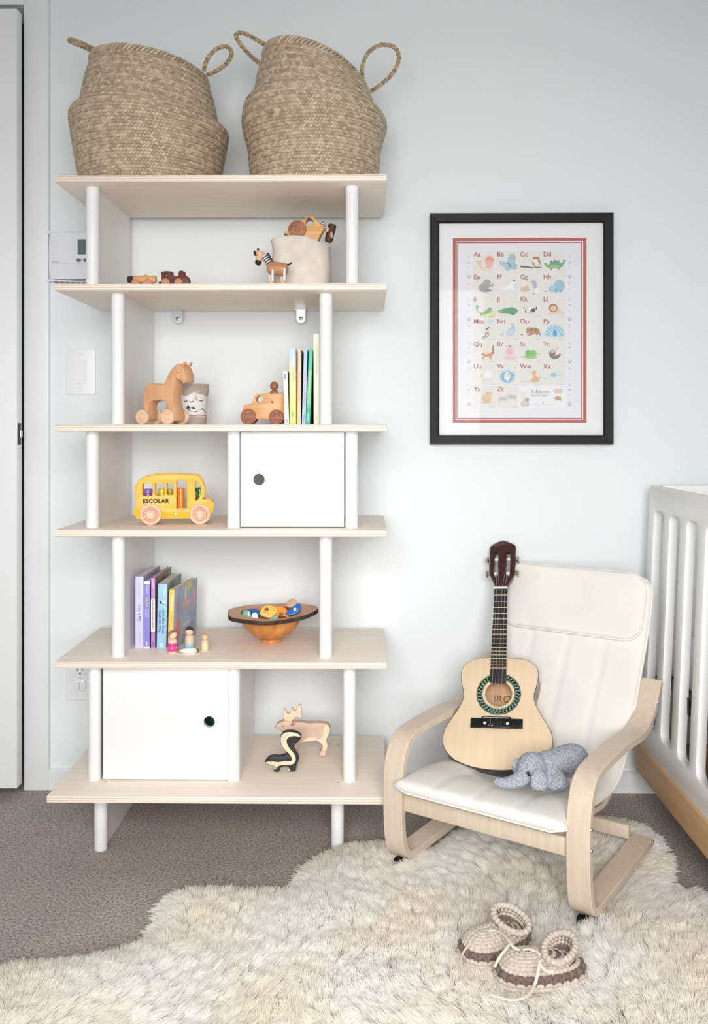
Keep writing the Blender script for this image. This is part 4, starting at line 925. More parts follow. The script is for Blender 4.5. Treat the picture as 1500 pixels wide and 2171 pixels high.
for a in (-60, 0, 60):
    MB().ell((0, 0, 0), (.0028, .0006, .0028), 10, 6, M=RZ(a) @ TR(0, -r * 1.01, zn * .42)).build('painted_flower', mat('flower_orange', (246, 160, 130), .6), t)
t, r, zn, H_ = pegdoll('dark haired peg doll with light blue trousers behind the baby doll', 1008, 1300, 993, 124, [(.0, .45, (150, 208, 228))], (70, 52, 50), 0)
pegdoll('smallest peg doll with orange hair and a yellow dress', 1212, 1318, 1080, 96, [(.04, .74, (232, 222, 168))], (220, 170, 110), 0)
t = [o for o in bpy.data.objects if o.get('label', '').startswith('smallest peg')][0]
for a, z, c in ((-40, .007, (176, 214, 206)), (5, .010, (246, 244, 240)), (45, .006, (226, 206, 90)), (10, .004, (90, 130, 120))):
    MB().ell((0, 0, 0), (.0022, .0006, .002), 8, 6, M=RZ(a) @ TR(0, -.0085, z)).build('painted_flower', mat('fl_%d_%d_%d' % c, c, .6), t)
P = at_z(240 + 1000 / 6.25, 1170 + 1350 / 6.25, SZ[4])
t = thing('baby_doll', 'tiny swaddled baby doll lying in a white cloth', 'peg doll', P, R(8), 'painted peg dolls')
M_sw = mat('swaddle_felt', (240, 230, 220), .95, bump=.3, bscale=300)
MB().lathe([(1e-5, -.022), (.003, -.02), (.0065, -.008), (.0075, .004), (.0068, .013), (.004, .016), (1e-5, .0165)], 20, M=TR(0, 0, .0072) @ RY(90)).build('body', M_sw, t)
MB().ell((.0185, 0, .0068), .0055, 16, 12).build('head', M_skin, t)
MB().lathe([(.0058 * math.sin(R(a)), .0058 * math.cos(R(a))) for a in range(1, 80, 13)], 16, M=TR(.0185, 0, .0068) @ RY(80)).build('hair', mat('hair_brown2', (120, 96, 80), .7), t)
MB().prism([[(-.028, 0), (.0, -.012), (.026, -.007), (.02, .009), (-.016, .009)]], .0002, .0016, plane='XY').build('blanket', M_sw, t)

cE = (450, 1220, 6.0)
P = at_z(450 + 730 / 6, 1220 + 866 / 6, SZ[4])
BP = Vector((P.x, P.y + .026, SZ[4]))
t = thing('wooden_bowl', 'turned wooden bowl with a live edge rim holding painted animal pieces', 'bowl', BP)
M_bowl = wood('bowl_wood', (222, 158, 92), (190, 118, 60), 3, 2, .35, coat=.25)
M_brim = wood('bowl_rim_wood', (226, 184, 154), (206, 160, 130), 7, 0, .5)
M_bark = mat('bowl_bark', (72, 54, 44), .9, var=.35, vscale=50, bump=.6, bscale=120)
k = proj(BP)[2] / F / 6
rin = 405 * k
RZm = .0765
def rimr(a):
    return .112 + .004 * math.cos(a) ** 2 + .0045 * math.sin(3 * a + .8) + .002 * math.sin(7 * a) + .002 * math.sin(5 * a + 2)
def rimz(a, r): return .003 * math.cos(a) * max(0, r - .06) / .05 + .002 * math.sin(2 * a + 1)
MB().lathe([(.024, 0), (.0262, .001), (.0258, .006), (.023, .0085), (.036, .0125), (.052, .022), (.067, .037), (.077, .054), (.0815, RZm - .006)], 48, caps=False).lathe([(1e-5, 0.0), (.024, 0)], 48, caps=False).build('bowl_body', M_bowl, t)
MB().lathe([(.0775, RZm - .004), (.074, .056), (.064, .040), (.048, .026), (.03, .0175), (1e-5, .015)], 48, caps=False).build('inner_hollow', M_bowl, t)
pro = [(0, RZm - .002), (1, RZm + .001), (2, RZm - .009), (3, RZm - .008)]
def rfn(r, z, a, i): return (.0775, rimr(a) - .001, rimr(a), .0812)[int(r)]
def zfn(r, z, a, i): return z + rimz(a, rfn(r, z, a, i))
mbr = MB().lathe(pro, 72, rf=rfn, zf=zfn, closed=True)
n = 72
for fi in range(n, 2 * n): mbr.m[fi] = 1
mbr.build('live_edge_rim', [M_brim, M_bark], t, ang=25)
def piece(name, label, loops, x, y, dy, dz, rx, rz, cmat, thick=.006, extra=(), cat='toy piece'):
    a = ((x - 730) * k, dy, RZm + dz + .003)
    o = thing(name, label, cat, BP + Vector(a), 0, 'painted wooden pieces in the bowl')
    o.rotation_euler = (R(rx), R(rz), 0)
    MB().prism([smooth2(loops, 3)], -thick / 2, thick / 2, .0012).build('body', cmat, o)
    for nm, c, r_, m in extra: MB().ell((c[0], -thick / 2, c[1]), (r_[0], .0007, r_[1]), 12, 6).build(nm, m, o)
    return o
M_leo = mat('leopard_yellow', (242, 200, 96), .5); M_blu = mat('toy_blue', (40, 104, 180), .45); M_grn = mat('toy_sage', (140, 186, 156), .5); M_org = mat('toy_orange', (242, 156, 66), .5)
M_wp = mat('toy_white', (240, 240, 238), .5); M_rd = mat('toy_red', (168, 52, 56), .5); M_spot = mat('leopard_spot', (150, 96, 50), .6)
piece('leopard_piece', 'yellow spotted leopard head piece in the middle of the bowl', [(-.018, -.014), (-.02, 0), (-.012, .012), (.006, .016), (.018, .012), (.019, -.002), (.008, -.016)], 715, 0, -.022, .001, -32, 12, M_leo,
      extra=[('nose', (-.006, .003), (.006, .005), M_spot)] + [('spot', (.004 + .005 * (i % 3), .010 - .004 * (i // 3)), (.0011, .0011), M_spot) for i in range(6)] + [('mouth', (-.009, -.005), (.0035, .0009), M_spot), ('mouth', (-.002, -.006), (.0035, .0009), M_spot)], cat='toy piece')
piece('whale_piece', 'deep blue painted piece at the left of the bowl', [(-.022, -.008), (-.016, .008), (.01, .006), (.02, -.002), (.012, -.01)], 530, 0, .0, -.006, -40, 0, M_blu)
piece('leaf_piece', 'sage green piece with a white edge at the bowl front', [(-.012, -.010), (-.01, .008), (.002, .01), (.012, -.006), (.004, -.012)], 440, 0, -.018, -.008, -30, 0, M_grn, extra=[('white_edge', (.004, .0), (.0025, .008), M_wp)])
piece('white_piece', 'small white painted piece beside the sage green one', [(-.008, -.008), (-.006, .007), (.005, .009), (.009, -.004), (.002, -.009)], 545, 0, -.036, -.009, -30, -10, M_wp)
piece('fish_piece', 'pale green fish tail piece below the leopard', [(-.016, -.006), (-.004, .0), (.014, .008), (.012, -.004), (.0, -.01)], 775, 0, -.050, -.010, -30, 0, M_grn)
piece('orange_piece', 'orange curved piece right of the leopard', [(-.020, -.008), (-.014, .012), (.002, .016), (.016, .004), (.021, -.012), (.004, -.008)], 870, 0, -.012, -.004, -34, 5, M_org, extra=[('hole', (.0, -.004), (.006, .004), M_spot)])
piece('red_piece', 'dark red piece at the back of the bowl', [(-.014, -.008), (-.010, .006), (.012, .004), (.016, -.008)], 890, 0, .018, -.001, -30, 8, M_rd)
piece('toucan_piece', 'blue bird head piece with a round white eye', [(-.022, -.012), (-.012, .0), (.004, .012), (.014, .015), (.018, .002), (.008, -.010), (-.008, -.016)], 1030, 0, -.012, .004, -28, 0, M_blu, extra=[('eye', (.002, .0), (.0042, .0042), M_wp), ('pupil', (.002, -.0), (.0018, .0018), M_blk)])
piece('beak_piece', 'bare wood rounded piece resting on the blue bird piece', [(-.014, -.006), (-.012, .008), (.0, .013), (.012, .007), (.010, -.005), (-.004, -.010)], 1000, 0, .004, .016, -24, -6, wood('bare_piece', (206, 176, 148), (190, 156, 126), 20, 0))
piece('dark_piece', 'dark green piece half hidden at the left of the bowl', [(-.010, -.008), (-.008, .006), (.006, .006), (.010, -.008)], 385, 0, .006, -.009, -36, 0, mat('toy_green', (60, 120, 80), .5))

# ------------------------------------------------------------------ lowest board: elk and skunk, teal ball in the cupboard
cF = (490, 1450, 4.4118)
def figure(name, label, outline, px, py, Y, thick, M_, rz=0, ch=.003):
    T = Toy(name, label, 'toy animal', px, Y, SZ[5], cF, rz=rz)
    MB().prism([smooth2(T.qs(outline), 3)], -thick / 2, thick / 2, ch).build('body', M_, T.root)
    return T
M_elk = mat('elk_stain', (214, 184, 164), .55, var=.05, vscale=20); M_elk2 = mat('elk_bare', (240, 214, 184), .55); M_elk3 = mat('elk_back_stain', (186, 158, 146), .55)
P = at_z(490 + 855 / 4.4118, 1450 + 668 / 4.4118, SZ[5])
T = figure('toy_elk', 'wooden elk figure with pale antlers behind the skunk', [(418, 385), (432, 364), (470, 346), (500, 336), (560, 342), (600, 350), (650, 346), (720, 356), (800, 352), (870, 355), (908, 368), (928, 405), (920, 445), (903, 480), (895, 520), (907, 560), (900, 600), (886, 640), (886, 670), (832, 672), (824, 640), (846, 600), (852, 566), (826, 534), (800, 514), (730, 524), (684, 522), (655, 540), (634, 575), (626, 640), (606, 670), (562, 672), (560, 630), (540, 590), (505, 560), (480, 510), (478, 440), (444, 420), (420, 400)], 490 + 690 / 4.4118, 0, P.y, .022, M_elk)
q = T.q; g = T.qs
MB().prism([smooth2(g([(505, 345), (492, 300), (487, 250), (499, 228), (512, 252), (528, 274), (550, 268), (562, 232), (572, 220), (584, 246), (604, 244), (630, 196), (652, 197), (657, 250), (660, 298), (638, 310), (612, 302), (586, 322), (560, 348)]), 3)], -.007, .007, .0025).build('antlers', M_elk2, T.root)
for lp, m, off in (([(868, 385), (905, 378), (922, 405), (915, 445), (897, 480), (888, 520), (898, 560), (880, 600), (855, 600), (858, 560), (830, 530), (800, 510), (830, 500), (860, 470)], M_elk2, .0004), ([(690, 500), (740, 486), (800, 494), (802, 512), (730, 521), (670, 528), (650, 540)], M_elk2, .0004)):
    MB().prism([smooth2(g(lp), 2)], -.011 - off, -.0105).build('painted_patch', m, T.root)
MB().prism([smooth2(g([(572, 352), (600, 322), (604, 350), (592, 372), (570, 378), (556, 368)]), 2)], -.0135, -.009, .001).build('ear', M_elk3, T.root)
a = q(576, 360); MB().ell((a[0], -.0137, a[1]), (.004, .0006, .0035), 12, 6).build('ear_inner', mat('elk_pink', (196, 110, 108), .6), T.root)
a = q(490, 384); MB().ell((a[0], -.0112, a[1]), (.0014, .0006, .0014), 8, 6).build('eye', M_blk, T.root)
a = q(423, 392); MB().ell((a[0], -.0075, a[1]), (.003, .004, .004), 10, 8).build('nose', M_elk3, T.root)
a, b = q(830, 673), q(886, 652); MB().box(a[0], b[0], -.0114, .0114, a[1] - .0004, b[1], .002).build('hoof', mat('hoof_rose', (196, 132, 124), .6), T.root)
P = at_z(490 + 520 / 4.4118, 1450 + 810 / 4.4118, SZ[5])
T = figure('toy_skunk', 'black and cream wooden skunk with its tail raised', [(318, 716), (352, 678), (400, 666), (450, 668), (500, 656), (532, 645), (549, 650), (520, 625), (482, 580), (464, 530), (464, 482), (490, 447), (540, 435), (600, 441), (640, 462), (656, 488), (640, 518), (602, 553), (586, 588), (602, 622), (625, 660), (633, 700), (617, 740), (607, 772), (600, 806), (555, 806), (545, 772), (500, 762), (462, 775), (447, 812), (408, 815), (402, 788), (422, 768), (395, 752), (360, 740), (322, 726)], 490 + 500 / 4.4118, 0, P.y, .018, mat('skunk_black', (46, 46, 50), .5), ch=.0025)
q = T.q; g = T.qs
MB().prism([smooth2(g([(640, 464), (600, 445), (540, 439), (494, 450), (468, 484), (468, 530), (486, 578), (524, 622), (552, 650), (572, 688), (556, 712), (500, 710), (440, 720), (385, 712), (326, 722), (362, 738), (398, 750), (424, 766), (412, 786), (450, 752), (500, 744), (556, 746), (596, 722), (606, 684), (592, 644), (556, 600), (530, 560), (520, 520), (534, 492), (570, 477), (610, 476), (648, 484)]), 2)], -.0098, -.0085, .0003).build('painted_stripe', mat('skunk_cream', (240, 214, 182), .55), T.root)
for x0, y0, x1, y1 in ((500, 462, 520, 480), (525, 455, 540, 472), (478, 485, 505, 495), (472, 515, 500, 518)):
    a, b = q(x0, y0), q(x1, y1); MB().tube([(a[0], -.0099, a[1]), (b[0], -.0099, b[1])], .0006, 6).build('fur_mark', M_elk3, T.root)
a = q(376, 720); MB().ell((a[0], -.0098, a[1]), (.0012, .0006, .0012), 8, 6).build('eye', M_blk, T.root)
for x in (408, 418, 540, 550):
    a = q(x, 792 if x > 500 else 778); MB().ell((a[0], -.009, a[1]), (.0012, .0012, .0024), 8, 6).build('claw', MATS['skunk_cream'], T.root)
hp = at(443, 1531, 2.33)
tag(MB().ell((0, 0, 0), .055, 28, 18).build('teal_ball', mat('teal_rubber', (40, 140, 150), .4), loc=(hp.x - .045, 2.36, SZ[5] + .055)), 'teal ball glimpsed through the round hole of the lower cupboard door', 'ball')
# ------------------------------------------------------------------ child's bentwood armchair
CK = 0.972
CO = Vector((.2456, 1.944, 0)); CO = Vector((CO.x * CK, CO.y * CK, H - H * CK))
CB = Vector((.554, .832, 0)).normalized()
CANG = math.atan2(-CB.x, CB.y)                  # chair +Y points to its back
chair = thing('armchair', 'small bentwood armchair with a cream cushion standing on the sheepskin', 'chair', CO, CANG)
chair.scale = (CK, CK, CK)
CHM = Matrix.Translation(CO) @ Matrix.Rotation(CANG, 4, 'Z') @ Matrix.Scale(CK, 4)
M_birch = wood('bent_birch', (217, 200, 182), (207, 189, 169), 6, 2, .42)
M_cush = mat('cream_cushion', (233, 230, 225), .9, var=.02, vscale=10, bump=.25, bscale=260, spec=.15)
def strip(path, x0, x1, th, bev=.0015):
    """bent lath: outer path in (y, z), thickness laid to its left side"""
    P = catmull([(0, p[0], p[1]) for p in path], 6); V = []; Fc = []; k = len(P)
    for i, p in enumerate(P):
        d = (P[min(i + 1, k - 1)] - P[max(i - 1, 0)]).normalized(); nn = Vector((0, -d.z, d.y))
        for x, o in ((x0 + bev, 0), (x1 - bev, 0), (x1, bev), (x1, th - bev), (x1 - bev, th), (x0 + bev, th), (x0, th - bev), (x0, bev)):
            q_ = p + nn * o; V.append((x, q_.y, q_.z))
    for i in range(k - 1):
        for j in range(8): Fc.append((8 * i + j, 8 * i + (j + 1) % 8, 8 * i + 8 + (j + 1) % 8, 8 * i + 8 + j))
    return MB().add(V, Fc + [tuple(range(8)), tuple(range(8 * k - 1, 8 * k - 9, -1))])
ARM = [(.43, .010), (.3, .010), (.12, .010), (.065, .011), (.03, .019), (.008, .045), (-.002, .09), (-.005, .16), (-.003, .21), (.004, .247), (.022, .281), (.051, .3), (.09, .3065), (.163, .309), (.259, .308), (.325, .3025), (.37, .302), (.412, .3125), (.454, .339), (.501, .389)]
for s in (-1, 1):
    x0, x1 = (.2445 - .05, .2445) if s > 0 else (-.2445, -.2445 + .05)
    sf = strip(ARM[::-1], x0, x1, .0175).build('side_frame', M_birch, chair, ang=30)
    for y in (.03, .40): MB().box(x0 + .012, x1 - .016, y - .009, y + .009, 0, .0125, .002).build('foot', M_black, sf)
    xo = .2445 if s > 0 else -.2445
    for y, z in ((.004, .205), (.004, .163), (.47, .343), (.425, .298), (.425, .020)):
        MB().lathe([(.0042, 0), (.0042, .001), (.003, .0025), (1e-5, .003)], 12, M=TR(xo, y, z) @ RY(90 * s)).build('bolt', M_steel, sf)
MB().box(-.196, .196, .010, .024, .134, .172, .002).build('front_rail', M_birch, chair)
MB().box(-.196, .196, .395, .409, .026, .058, .002).build('rear_rail', M_birch, chair)
MB().box(-.196, .196, .452, .464, .305, .345, .002).build('back_rail', M_birch, chair)
SEAT = [(-.040, .204), (-.022, .2205), (.05, .2225), (.12, .214), (.20, .203), (.27, .199), (.325, .212), (.365, .25), (.40, .30), (.455, .375), (.505, .45), (.548, .525), (.572, .585), (.580, .628)]
for s in (-1, 1):
    strip([(p[0] + .0, p[1] - .037) if i < 6 else (p[0] + .035, p[1] - .014) for i, p in enumerate(SEAT)][2:-1][::-1], s * .165 - .021, s * .165 + .021, .012).build('seat_frame', M_birch, chair, ang=30)
SP = catmull([(0, a, b) for a, b in SEAT], 8)
SS = [0.0]
for a, b in zip(SP[:-1], SP[1:]): SS.append(SS[-1] + (b - a).length)
def seat_at(s):
    i = min(max(int(np.searchsorted(SS, s)) - 1, 0), len(SS) - 2); f = (s - SS[i]) / (SS[i + 1] - SS[i])
    d = (SP[i + 1] - SP[i]).normalized(); return SP[i].lerp(SP[i + 1], f), Vector((0, -d.z, d.y))      # normal faces the sitter
def cushion(s0, s1, hw, th, rc, lift, nx=40, ns=90, sag=0.0, seams=(), wave=0.0):
    V = []; Fc = []; top = []; bot = []
    for i in range(ns + 1):
        s = s0 + (s1 - s0) * (.5 - .5 * math.cos(math.pi * i / ns)) if ns < 40 else s0 + (s1 - s0) * i / ns
        e = min(s - s0, s1 - s)
        w_ = hw - rc + math.sqrt(max(0, rc * rc - max(0, rc - e) ** 2))
        if sag: w_ += .020 * max(0, 1 - (s / .036) ** 2)
        p, nn = seat_at(min(max(s, 0), SS[-1]))
        if s > SS[-1]: p = p + Vector((0, .15, 1)).normalized() * (s - SS[-1])
        for j in range(nx + 1):
            u = -1 + 2 * j / nx; x = w_ * math.sin(u * math.pi / 2) if False else w_ * u
            ed = max(0.0, 1 - min(1, abs(x / max(w_, hw))) ** 10) ** .5 * max(0.0, 1 - (1 - min(1, e / .02)) ** 2) ** .5
            sg = sag * math.exp(-((p.y - .2) / .1) ** 2) * math.exp(-(x / .11) ** 4) if sag else 0
            dn = sum(.0035 * math.exp(-((x - c) / .004) ** 2) for c in seams) + wave * math.sin(x * 38 + 1) * math.sin(s * 9)
            a = p + nn * (lift + th * (.35 + .65 * ed) / 2 * 1 - dn * ed) ; a.x = x; a.z -= sg
            b = p + nn * (lift - th * (.35 + .65 * ed) / 2); b.x = x; b.z -= sg
            V.append(a); V.append(b)
    n = nx + 1
    I = lambda i, j, k_: (i * n + j) * 2 + k_
    for i in range(ns):
        for j in range(nx):
            Fc.append((I(i, j, 0), I(i, j + 1, 0), I(i + 1, j + 1, 0), I(i + 1, j, 0))); Fc.append((I(i, j, 1), I(i + 1, j, 1), I(i + 1, j + 1, 1), I(i, j + 1, 1)))
        Fc.append((I(i, 0, 0), I(i + 1, 0, 0), I(i + 1, 0, 1), I(i, 0, 1))); Fc.append((I(i, nx, 0), I(i, nx, 1), I(i + 1, nx, 1), I(i + 1, nx, 0)))
    for j in range(nx):
        Fc.append((I(0, j, 0), I(0, j, 1), I(0, j + 1, 1), I(0, j + 1, 0))); Fc.append((I(ns, j, 0), I(ns, j + 1, 0), I(ns, j + 1, 1), I(ns, j, 1)))
    edge = [(V[I(i, 0, 0)] + V[I(i, 0, 1)]) / 2 for i in range(ns + 1)] + [(V[I(ns, j, 0)] + V[I(ns, j, 1)]) / 2 for j in range(1, nx)] + [(V[I(i, nx, 0)] + V[I(i, nx, 1)]) / 2 for i in range(ns, -1, -1)] + [(V[I(0, j, 0)] + V[I(0, j, 1)]) / 2 for j in range(nx - 1, 0, -1)]
    return MB().add(V, Fc), edge
mb, edge = cushion(.0, SS[-1], .196, .032, .045, -.016, sag=.030, seams=(-.098, 0, .098))
cu_ = mb.build('cushion', M_cush, chair, ang=60)
MB().tube(edge, .0032, 7, True).build('piping', M_cush, cu_)
mb, edge = cushion(SS[-1] - .172, SS[-1] + .006, .186, .026, .04, .010, ns=60, wave=.0012)
hp_ = mb.build('head_pillow', M_cush, chair, ang=60)
MB().tube(edge, .003, 7, True).build('piping', M_cush, hp_)

# ------------------------------------------------------------------ child's guitar leaning in the chair
gG = Vector((.963, -.263, .063)).normalized(); gU = Vector((.132, .661, .739)); gU = (gU - gG * gU.dot(gG)).normalized(); gN = gG.cross(gU)
W3 = lambda x, y, z: CHM @ Vector((x, y, z))
G0 = W3(-.055, .185, .197)
guitar = thing('guitar', 'small four string wooden guitar with a pale top leaning in the armchair', 'guitar', G0)
guitar.rotation_euler = Matrix((gG, gU, gN)).transposed().to_euler()
guitar.scale = (CK, CK, CK)
half = [(.0, .2985), (.04, .2975), (.066, .294), (.0895, .278), (.0975, .254), (.0935, .225), (.0872, .199), (.0908, .174), (.107, .143), (.126, .109), (.1315, .084), (.1255, .055), (.101, .030), (.066, .0155), (.03, .009), (0, .0075)]
body = smooth2(half + [(-x, y) for x, y in half[-2:0:-1]], 5)
GCX = .003
body = [(x + GCX, y) for x, y in body]
M_spr = wood('spruce_top', (229, 207, 178), (223, 198, 166), 5, 1, .35, coat=.3); M_gside = mat('dark_guitar_side', (58, 46, 42), .3, coat=.4); M_gin = wood('guitar_inside', (228, 186, 146), (214, 168, 126), 8, 1)
M_head = mat('mahogany_gloss', (62, 28, 26), .25, coat=.6); M_fb = mat('black_fretboard', (44, 42, 44), .4)
GT = .058
hole = circle(GCX, .2, .0335, 36)
MB().prism([body, hole], -.003, 0, .0006, plane='XY').build('soundboard', M_spr, guitar)
shr = lambda d: [((x - GCX) * (1 - d / .12) + GCX, .15 + (y - .15) * (1 - d / .14)) for x, y in body]
MB().prism([body, shr(.003)], -GT + .002, -.003, plane='XY').build('sides', M_gside, guitar)
MB().prism([body], -GT, -GT + .002, .0006, plane='XY', mi=0).build('back_plate', [M_gin], guitar)
gl_ = text('IRO', .028, mat('burned_print', (132, 88, 60), .7), guitar, (GCX - .021, .212, -GT + .0022), rot=(0, 0, 0)); gl_.data.extrude = .0001
MB().tube([(x, y, -.0012) for x, y in body[::2]], .0012, 6, True).build('binding', M_gside, guitar)
ro = MB().prism([circle(GCX, .2, .0555, 48), circle(GCX, .2, .0405, 48)], 0, .0005, plane='XY').build('rosette', M_black, guitar)
inl = MB()
for i in range(34):
    a = 2 * math.pi * i / 34
    for r0, s in ((.0457, .5), (.0497, -.5)):
        inl.box(-.0018, .0018, -.0016, .0016, .0004, .0009, M=TR(GCX + r0 * math.cos(a + s * .05), .2 + r0 * math.sin(a + s * .05), 0) @ RZ(math.degrees(a)))
inl.build('rosette_inlay', mat('jade_inlay', (128, 190, 158), .5), ro, smooth=False)
for r0 in (.0423, .0533): MB().lathe([(r0 - .0004, .0004), (r0 + .0004, .0004), (r0 + .0004, .0009), (r0 - .0004, .0009)], 48, M=TR(GCX, .2, 0), closed=True).build('rosette_line', mat('inlay_line', (160, 170, 160), .5), ro)
NX0 = .001
def nx_(s): return NX0 + (s - .229) / .276 * -.002
fbw = lambda s: .0205 + (s - .229) / .276 * (.0172 - .0205)
MB().prism([[(nx_(.228) - fbw(.228), .228), (nx_(.228) + fbw(.228), .228), (nx_(.505) + fbw(.505), .505), (nx_(.505) - fbw(.505), .505)]], .0, .005, .0005, plane='XY').build('fretboard', M_fb, guitar)
V = []; Fc = []
for s, dp in ((.27, .030), (.3, .018), (.33, .014), (.5, .012), (.515, .014)):
    for j in range(9):
        a = math.pi + math.pi * j / 8; V.append((nx_(s) + fbw(s) * .98 * math.cos(a), s, .0005 + dp * math.sin(a)))
for i in range(4):
    for j in range(8): Fc.append((9 * i + j, 9 * i + j + 1, 9 * i + 10 + j, 9 * i + 9 + j))
    Fc.append((9 * i, 9 * i + 9, 9 * i + 17, 9 * i + 8))
MB().add(V, Fc + [tuple(range(9)), tuple(range(36, 45))]).build('neck', M_head, guitar)
for n_ in range(1, 18):
    s = .125 + .38 * 2 ** (-n_ / 12)
    if s < .232: break
    MB().tube([(nx_(s) - fbw(s), s, .0052), (nx_(s) + fbw(s), s, .0052)], .0007, 6).build('fret', mat('brass_fret', (206, 180, 140), .3, metal=.8), guitar)
MB().box(nx_(.506) - .0178, nx_(.506) + .0178, .5035, .509, .0, .0075, .0008).build('nut', mat('bone_white', (240, 236, 226), .4), guitar)
hs = [(-.0175, .508), (-.0195, .520), (-.0285, .540), (-.0345, .556), (-.0360, .58), (-.0358, .644), (-.030, .651), (-.014, .660), (0, .6655), (.014, .660), (.030, .651), (.0362, .644), (.0362, .58), (.0348, .556), (.0285, .540), (.0185, .520), (.0165, .508)]
hs = [(x, y) for x, y in hs]
slots = [rrect(x - .0048, x + .0048, .544, .625, .0045) for x in (-.0165, .0165)]
MB().prism([hs] + slots, -.012, .003, .0012, plane='XY').build('headstock', M_head, guitar)
M_chrome = mat('nickel', (214, 210, 200), .22, metal=1)
M_rol = mat('roller_white', (236, 234, 226), .4)
for sx in (-1, 1):
    for s in (.558, .604):
        tn = MB().tube([(sx * .0075, s, -.004), (sx * .040, s, -.004)], .0022, 8).tube([(sx * .0115, s, -.004), (sx * .0215, s, -.004)], .0046, 12, mi=1)
        tn = tn.build('tuner', [M_chrome, M_rol], guitar)
        MB().box(-.0035, .0035, -.008, .008, -.0075, .0075, .003, M=TR(sx * .0425, s, -.006)).cyl(.0045, -.014, -.003, 12, .001, M=TR(sx * .0375, s + .004, -.002)).build('tuner_button', M_chrome, tn)
brd = MB().box(-.0625, .0645, .109, .1335, 0, .0045, .0008).box(-.035, .036, .109, .1365, .0, .0085, .0012).build('bridge', M_black, guitar)
MB().box(-.031, .032, .1315, .1335, .008, .0105, .0004).build('saddle', MATS['inlay_line'], brd)
for x in (-.0275, .0275): MB().ell((x + GCX * .3, .119, .0085), (.0036, .0036, .0012), 14, 8).build('bridge_pin', M_rol, brd)
SX = [(-.0125, -.0115, -.0165, .558), (-.0042, -.004, -.0165, .604), (.0042, .0032, .0165, .604), (.0125, .0105, .0165, .558)]
for xb, xn, xh, sh_ in SX:
    MB().tube([(xb, .118, .0088), (xb, .1325, .0108), (xn, .506, .0078), (xh * .9, sh_, .0005)], .00045, 5).build('string', mat('string_steel', (206, 204, 200), .25, metal=.9), guitar)
MB().tube(catmull([(-.0125, .118, .009), (-.018, .113, .010), (-.006, .112, .010), (-.012, .117, .011)], 5), .0005, 5).build('string_knot', MATS['string_steel'], guitar)

# ------------------------------------------------------------------ crocheted elephant
EP = at_z(1170, 1688, .232)
M_yarn = bpy.data.materials.new('grey_yarn'); M_yarn.use_nodes = True
N, L = M_yarn.node_tree.nodes, M_yarn.node_tree.links
b = N['Principled BSDF']; b.inputs['Roughness'].default_value = .95; b.inputs['Specular IOR Level'].default_value = .1
tc = N.new('ShaderNodeTexCoord'); vo = N.new('ShaderNodeTexVoronoi'); vo.inputs['Scale'].default_value = 210; L.new(tc.outputs['Object'], vo.inputs['Vector'])
cr = N.new('ShaderNodeValToRGB'); cr.color_ramp.elements[0].color = lin((196, 199, 208)); cr.color_ramp.elements[1].color = lin((150, 154, 166)); cr.color_ramp.elements[1].position = .75
L.new(vo.outputs['Distance'], cr.inputs[0]); L.new(cr.outputs[0], b.inputs['Base Color'])
bu = N.new('ShaderNodeBump'); bu.invert = True; bu.inputs['Strength'].default_value = .8; bu.inputs['Distance'].default_value = .003; L.new(vo.outputs['Distance'], bu.inputs['Height']); L.new(bu.outputs[0], b.inputs['Normal'])
el = thing('crochet_elephant', 'grey crocheted toy elephant lying on the armchair seat', 'stuffed toy', EP)
ek = proj(EP)[2] / F / 6
def eq(x, y, dy=0.0):                            # enlarged-detail point, dy metres further from the camera
    P = at(1020 + x / 6, 1560 + y / 6, EP.y + dy); return P - EP
mb = MB()
mb.tube(catmull([eq(820, 350, .03), eq(950, 320, .045), eq(1110, 290, .07), eq(1240, 280, .09), eq(1330, 285, .10)], 5), [.026 + .0 * i for i in range(5)] + [.0265, .027, .028, .029, .030, .0305, .031, .031, .030, .029, .027, .024, .020, .014, .008, .004], 20)
mb.ell(eq(640, 390, .012), (.031, .030, .030), 24, 16)
mb.ell(eq(800, 360, .028), (.030, .027, .025), 24, 16)
mb.tube(catmull([eq(560, 470, .0), eq(500, 545, -.012), eq(400, 590, -.018), eq(290, 600, -.02), eq(190, 585, -.018), eq(160, 578, -.016)], 5), [.021, .020, .019, .0185, .018, .0175, .017, .0165, .016, .0155, .0145, .014, .0135, .013, .012, .0115, .011, .0105, .010, .0095, .009, .0085, .008, .006, .003, .003], 16)
mb.tube(catmull([eq(930, 480, .02), eq(970, 590, .0), eq(1000, 700, -.012)], 5), [.017, .018, .019, .020, .021, .022, .0225, .023, .022, .019, .012], 16)
mb.tube(catmull([eq(800, 500, .01), eq(780, 600, .0), eq(775, 670, -.004)], 5), [.014, .015, .016, .017, .0175, .018, .018, .0175, .016, .013, .008], 16)
mb.tube(catmull([eq(1130, 430, .10), eq(1130, 520, .10)], 5), [.018, .018, .018, .018, .016, .010], 14)
tmp = mb.build('tmp_union', M_yarn)
rm = tmp.modifiers.new('r', 'REMESH'); rm.mode = 'VOXEL'; rm.voxel_size = .003
sm = tmp.modifiers.new('s', 'SMOOTH'); sm.iterations = 8; sm.factor = .6
bpy.context.view_layer.update()
me = bpy.data.meshes.new_from_object(tmp.evaluated_get(bpy.context.evaluated_depsgraph_get()))
bpy.data.objects.remove(tmp)
me.name = 'body'; me.materials.clear(); me.materials.append(M_yarn)
me.polygons.foreach_set('use_smooth', [True] * len(me.polygons))
o = bpy.data.objects.new('body', me); col.objects.link(o); o.parent = el
ear = MB().lathe([(.004 * 1, -.001), (.012, .0), (.0165, .006), (.018, .014), (.0165, .022), (.011, .030), (.004, .035), (1e-5, .036)], 20, M=Matrix.Translation(eq(735, 690, -.040)) @ RY(4) @ RX(-22) @ Matrix.Diagonal((1, .38, 1.15, 1)))
